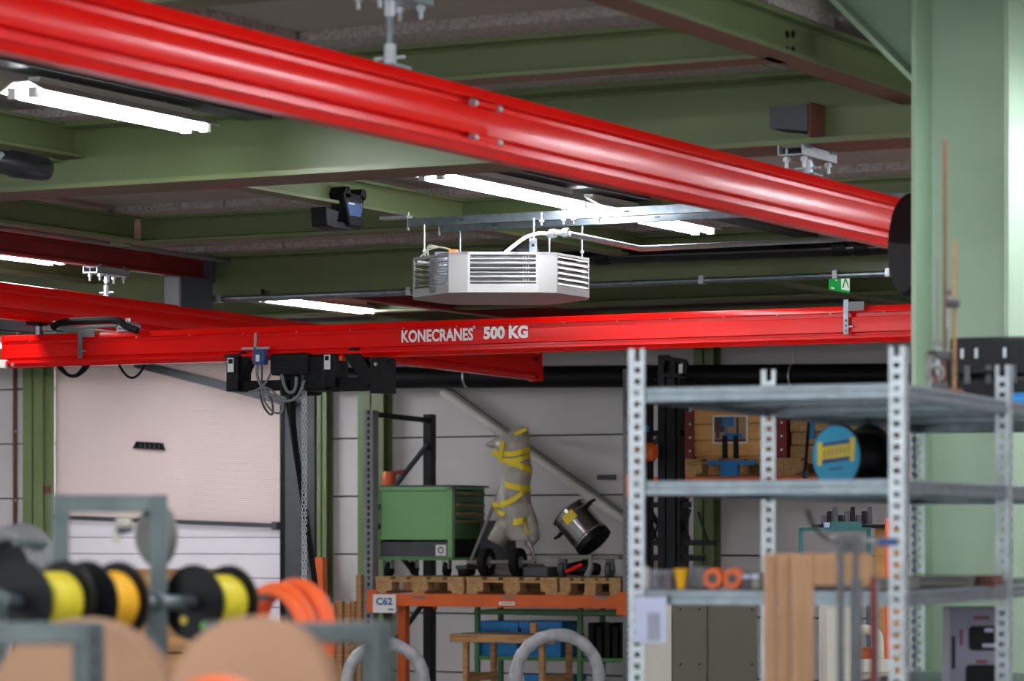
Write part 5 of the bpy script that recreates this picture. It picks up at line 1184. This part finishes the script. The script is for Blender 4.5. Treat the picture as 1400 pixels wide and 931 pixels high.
# black reels on a common axle
ax = cw_(math.sin(R(32)), math.cos(R(32)), -.02).normalized(); A0 = P(25, 823, 5.9)
t = thing('reel_axle', 'grey steel axle pipe through the black cable reels', 'axle', A0)
MB().cyl(A0-ax*.10, A0+ax*.67, .0145, 18).build('pipe', 'galv', t, world=True)
for s_ in (-.06, .40):
    q = A0+ax*s_; MB().bb((q.x-.012, q.y-.012, 0), (q.x+.012, q.y+.012, q.z-.0146)).build('axle_stand', 'galv_dull', t, world=True)
    MB().ring(q, ax, .02, .006, 20, 8).build('axle_collar', 'galv_dull', t, world=True)
def cable_reel(label, s0, s1, r_, rw, mn, mn2=None):
    q = A0+ax*s0; L_ = s1-s0
    t = thing('cable_reel', label, 'cable reel', (q.x, q.y, q.z-r_), 0, 'black cable reels on the axle')
    for z in (0, L_-.006): MB().lathe([(.016, z), (r_, z), (r_+.0015, z+.003), (r_, z+.006), (.016, z+.006)], q, ax, 44, cap=False).build('flange', 'black', t, world=True)
    MB().lathe([(.0155, 0), (.022, 0), (.022, L_), (.0155, L_)], q, ax, 24, cap=False).build('core', 'black', t, world=True)
    n = 7; pr = [(.022, .008)]; hw = (L_-.016)/n
    half = n//2 if mn2 else n
    def wind(i0, i1, m_, rr_w):
        pr = [(.022, .008+hw*i0)]
        for i in range(i0, i1):
            for k in range(4): pr.append((rr_w-.002+.003*math.sin(math.pi*(k+.5)/4), .008+hw*(i+(k+.5)/4)))
        pr.append((.022, .008+hw*i1)); MB().lathe(pr, q, ax, 44, cap=False).build('winding', m_, t, world=True)
    if mn2: wind(0, 2, mn2, rw*.72); wind(2, n, mn, rw)
    else: wind(0, n, mn, rw)
    return t
cable_reel('black reel of yellow cable with green inner turns on the axle', 0, .13, .077, .056, 'yellow_cable', 'lime')
cable_reel('larger black reel filled with amber yellow cable', .19, .29, .077, .058, 'amber')
r3 = cable_reel('black reel of lime yellow cable between the frame and orange coil', .52, .64, .074, .055, 'yellow_cable', 'lime')
q = A0+ax*.519
for a_, b_, m_ in ((-.02, -.035, 'yellow_cable'), (.03, -.045, 'lime')):
    rt_ = V(ax.y, -ax.x, 0); MB().lathe([(0, -.002), (.009, -.002), (.009, 0), (0, 0)], q+rt_*a_+V(0, 0, b_), ax, 14).build('sticker', m_, r3, world=True)
# tan drums
def tan_drum(label, px, py, d_, rp, ang, mn, wind=None):
    ax2 = cw_(math.sin(R(ang)), math.cos(R(ang))); c_ = P(px, py, d_); r_ = rp*d_/F
    t = thing('cable_drum', label, 'drum', (c_.x, c_.y, 0), 0, 'fibreboard drums')
    for z in (0, .05): MB().lathe([(.0, z), (r_-.003, z), (r_, z+.003), (r_, z+.010), (r_-.003, z+.013), (0, z+.013)], c_, ax2, 64).build('flange', mn, t, world=True)
    MB().lathe([(.05, .013), (.05, .05)], c_, ax2, 30).build('core', 'orange', t, world=True)
    MB().bb((c_.x-.02, c_.y, 0), (c_.x+.02, c_.y+.08, c_.z-r_*.9)).build('support_leg', 'galv_dull', t, world=True)
    return t
tan_drum('tan fibreboard cable drum before the right reel stand', 343, 958, 4.6, 115, 9, 'fibre')
tan_drum('greyish tan cable drum behind the left reel stand', 108, 976, 5.15, 131, 10, 'fibre')
c_ = P(295, 978, 4.38); t = thing('cable_coil', 'orange cable coil in front of the tan drum', 'coil', (c_.x, c_.y, 0))
for i in range(3): MB().ring(c_+cw_(.0, .022*i), cw_(.05, 1), .042, .011, 36, 10, asp=1.35).build('turn', 'orange_bright', t, world=True)
MB().cyl(V(c_.x, c_.y, 0), V(c_.x, c_.y, c_.z-.045), .02, 12).build('stand_pin', 'galv_dull', t, world=True)
# orange hose coil hanging behind
c_ = P(378, 872, 7.0); axo = cw_(math.sin(R(40)), math.cos(R(40)))
t = thing('hose_coil', 'orange hose coil hanging behind the tan drum', 'coil', (c_.x, c_.y, c_.z-.12))
for i, dx in enumerate((-.022, 0, .045, .06)): MB().ring(c_+axo*dx+V(0, 0, .004*i), axo, .102+.003*(i % 2), .013, 44, 10).build('turn', 'orange_bright', t, world=True)
MB().bar(c_+V(0, 0, .088)-axo*.08, c_+V(0, 0, .088)+axo*.14, .02, .012).build('hanging_arm', 'galv_dull', t, world=True)
q = c_+axo*.14; MB().bb((q.x-.015, q.y-.015, 0), (q.x+.015, q.y+.015, c_.z+.09)).build('stand_post', 'galv_dull', t, world=True)
# grey hose coil and dish lamp on the left
c_ = P(12, 782, 7.2); axg = cw_(math.sin(R(35)), math.cos(R(35)))
t = thing('hose_coil', 'thick grey hose coil beside the green wall column', 'coil', (c_.x, c_.y, c_.z-.12))
for i in range(3): MB().ring(c_+axg*(.02*i), axg, .085+.004*i, .017, 44, 12).build('turn', 'grey', t, world=True)
MB().lathe([(0, 0), (.066, 0), (.066, .05), (0, .05)], c_+axg*.01, axg, 30).build('hub_drum', 'black', t, world=True)
MB().cyl(P(20, 742, 7.1), P(62, 743, 7.15), .009, 10).build('arm', 'galv_dull', t, world=True)
MB().bb((c_.x-.015, c_.y+.05, 0), (c_.x+.015, c_.y+.08, c_.z)).build('stand_post', 'galv_dull', t, world=True)
c_ = P(206, 732, 6.52); axd = cw_(math.sin(R(48)), math.cos(R(48)))
t = thing('dish_lamp', 'round grey dish with pale bracket hanging in the galvanised frame', 'lamp', c_)
MB().lathe([(.0, .0), (.03, -.004), (.052, -.002), (.0655, .012), (.066, .02), (.055, .02), (.03, .012), (0, .010)], c_, axd, 44, cap=False).build('dish', 'dish_grey', t, world=True)
MB().bar(P(180, 722, 6.46), P(160, 727, 6.44), .012, .016).build('bracket_arm', 'galv_dull', t, world=True); MB().box(P(169, 714, 6.45), (.03, .02, .022)).build('bracket_block', 'cream', t, world=True, bevel=.005); MB().bar(P(160, 727, 6.44), P(158, 742, 6.44), .012, .012).build('bracket_hook', 'cream', t, world=True)
MB().cyl(P(200, 704, 6.48), P(200, 690, 6.37), .006, 8).build('hanging_pin', 'galv_dull', t, world=True)
# timber stack behind the reels
t = thing('timber_stack', 'low stack of light boards behind the black reels', 'boards', P(225, 850, 9.5)*1, TH); t.location.z = 0
zt_ = CZ-(777-HY)*9.5/F
for i in range(12):
    z0 = zt_/12*i; MB().bb((-.13, 0, z0+.003), (.14, .25, z0+zt_/12-.003)).build('board', 'wood', t, bevel=.003)
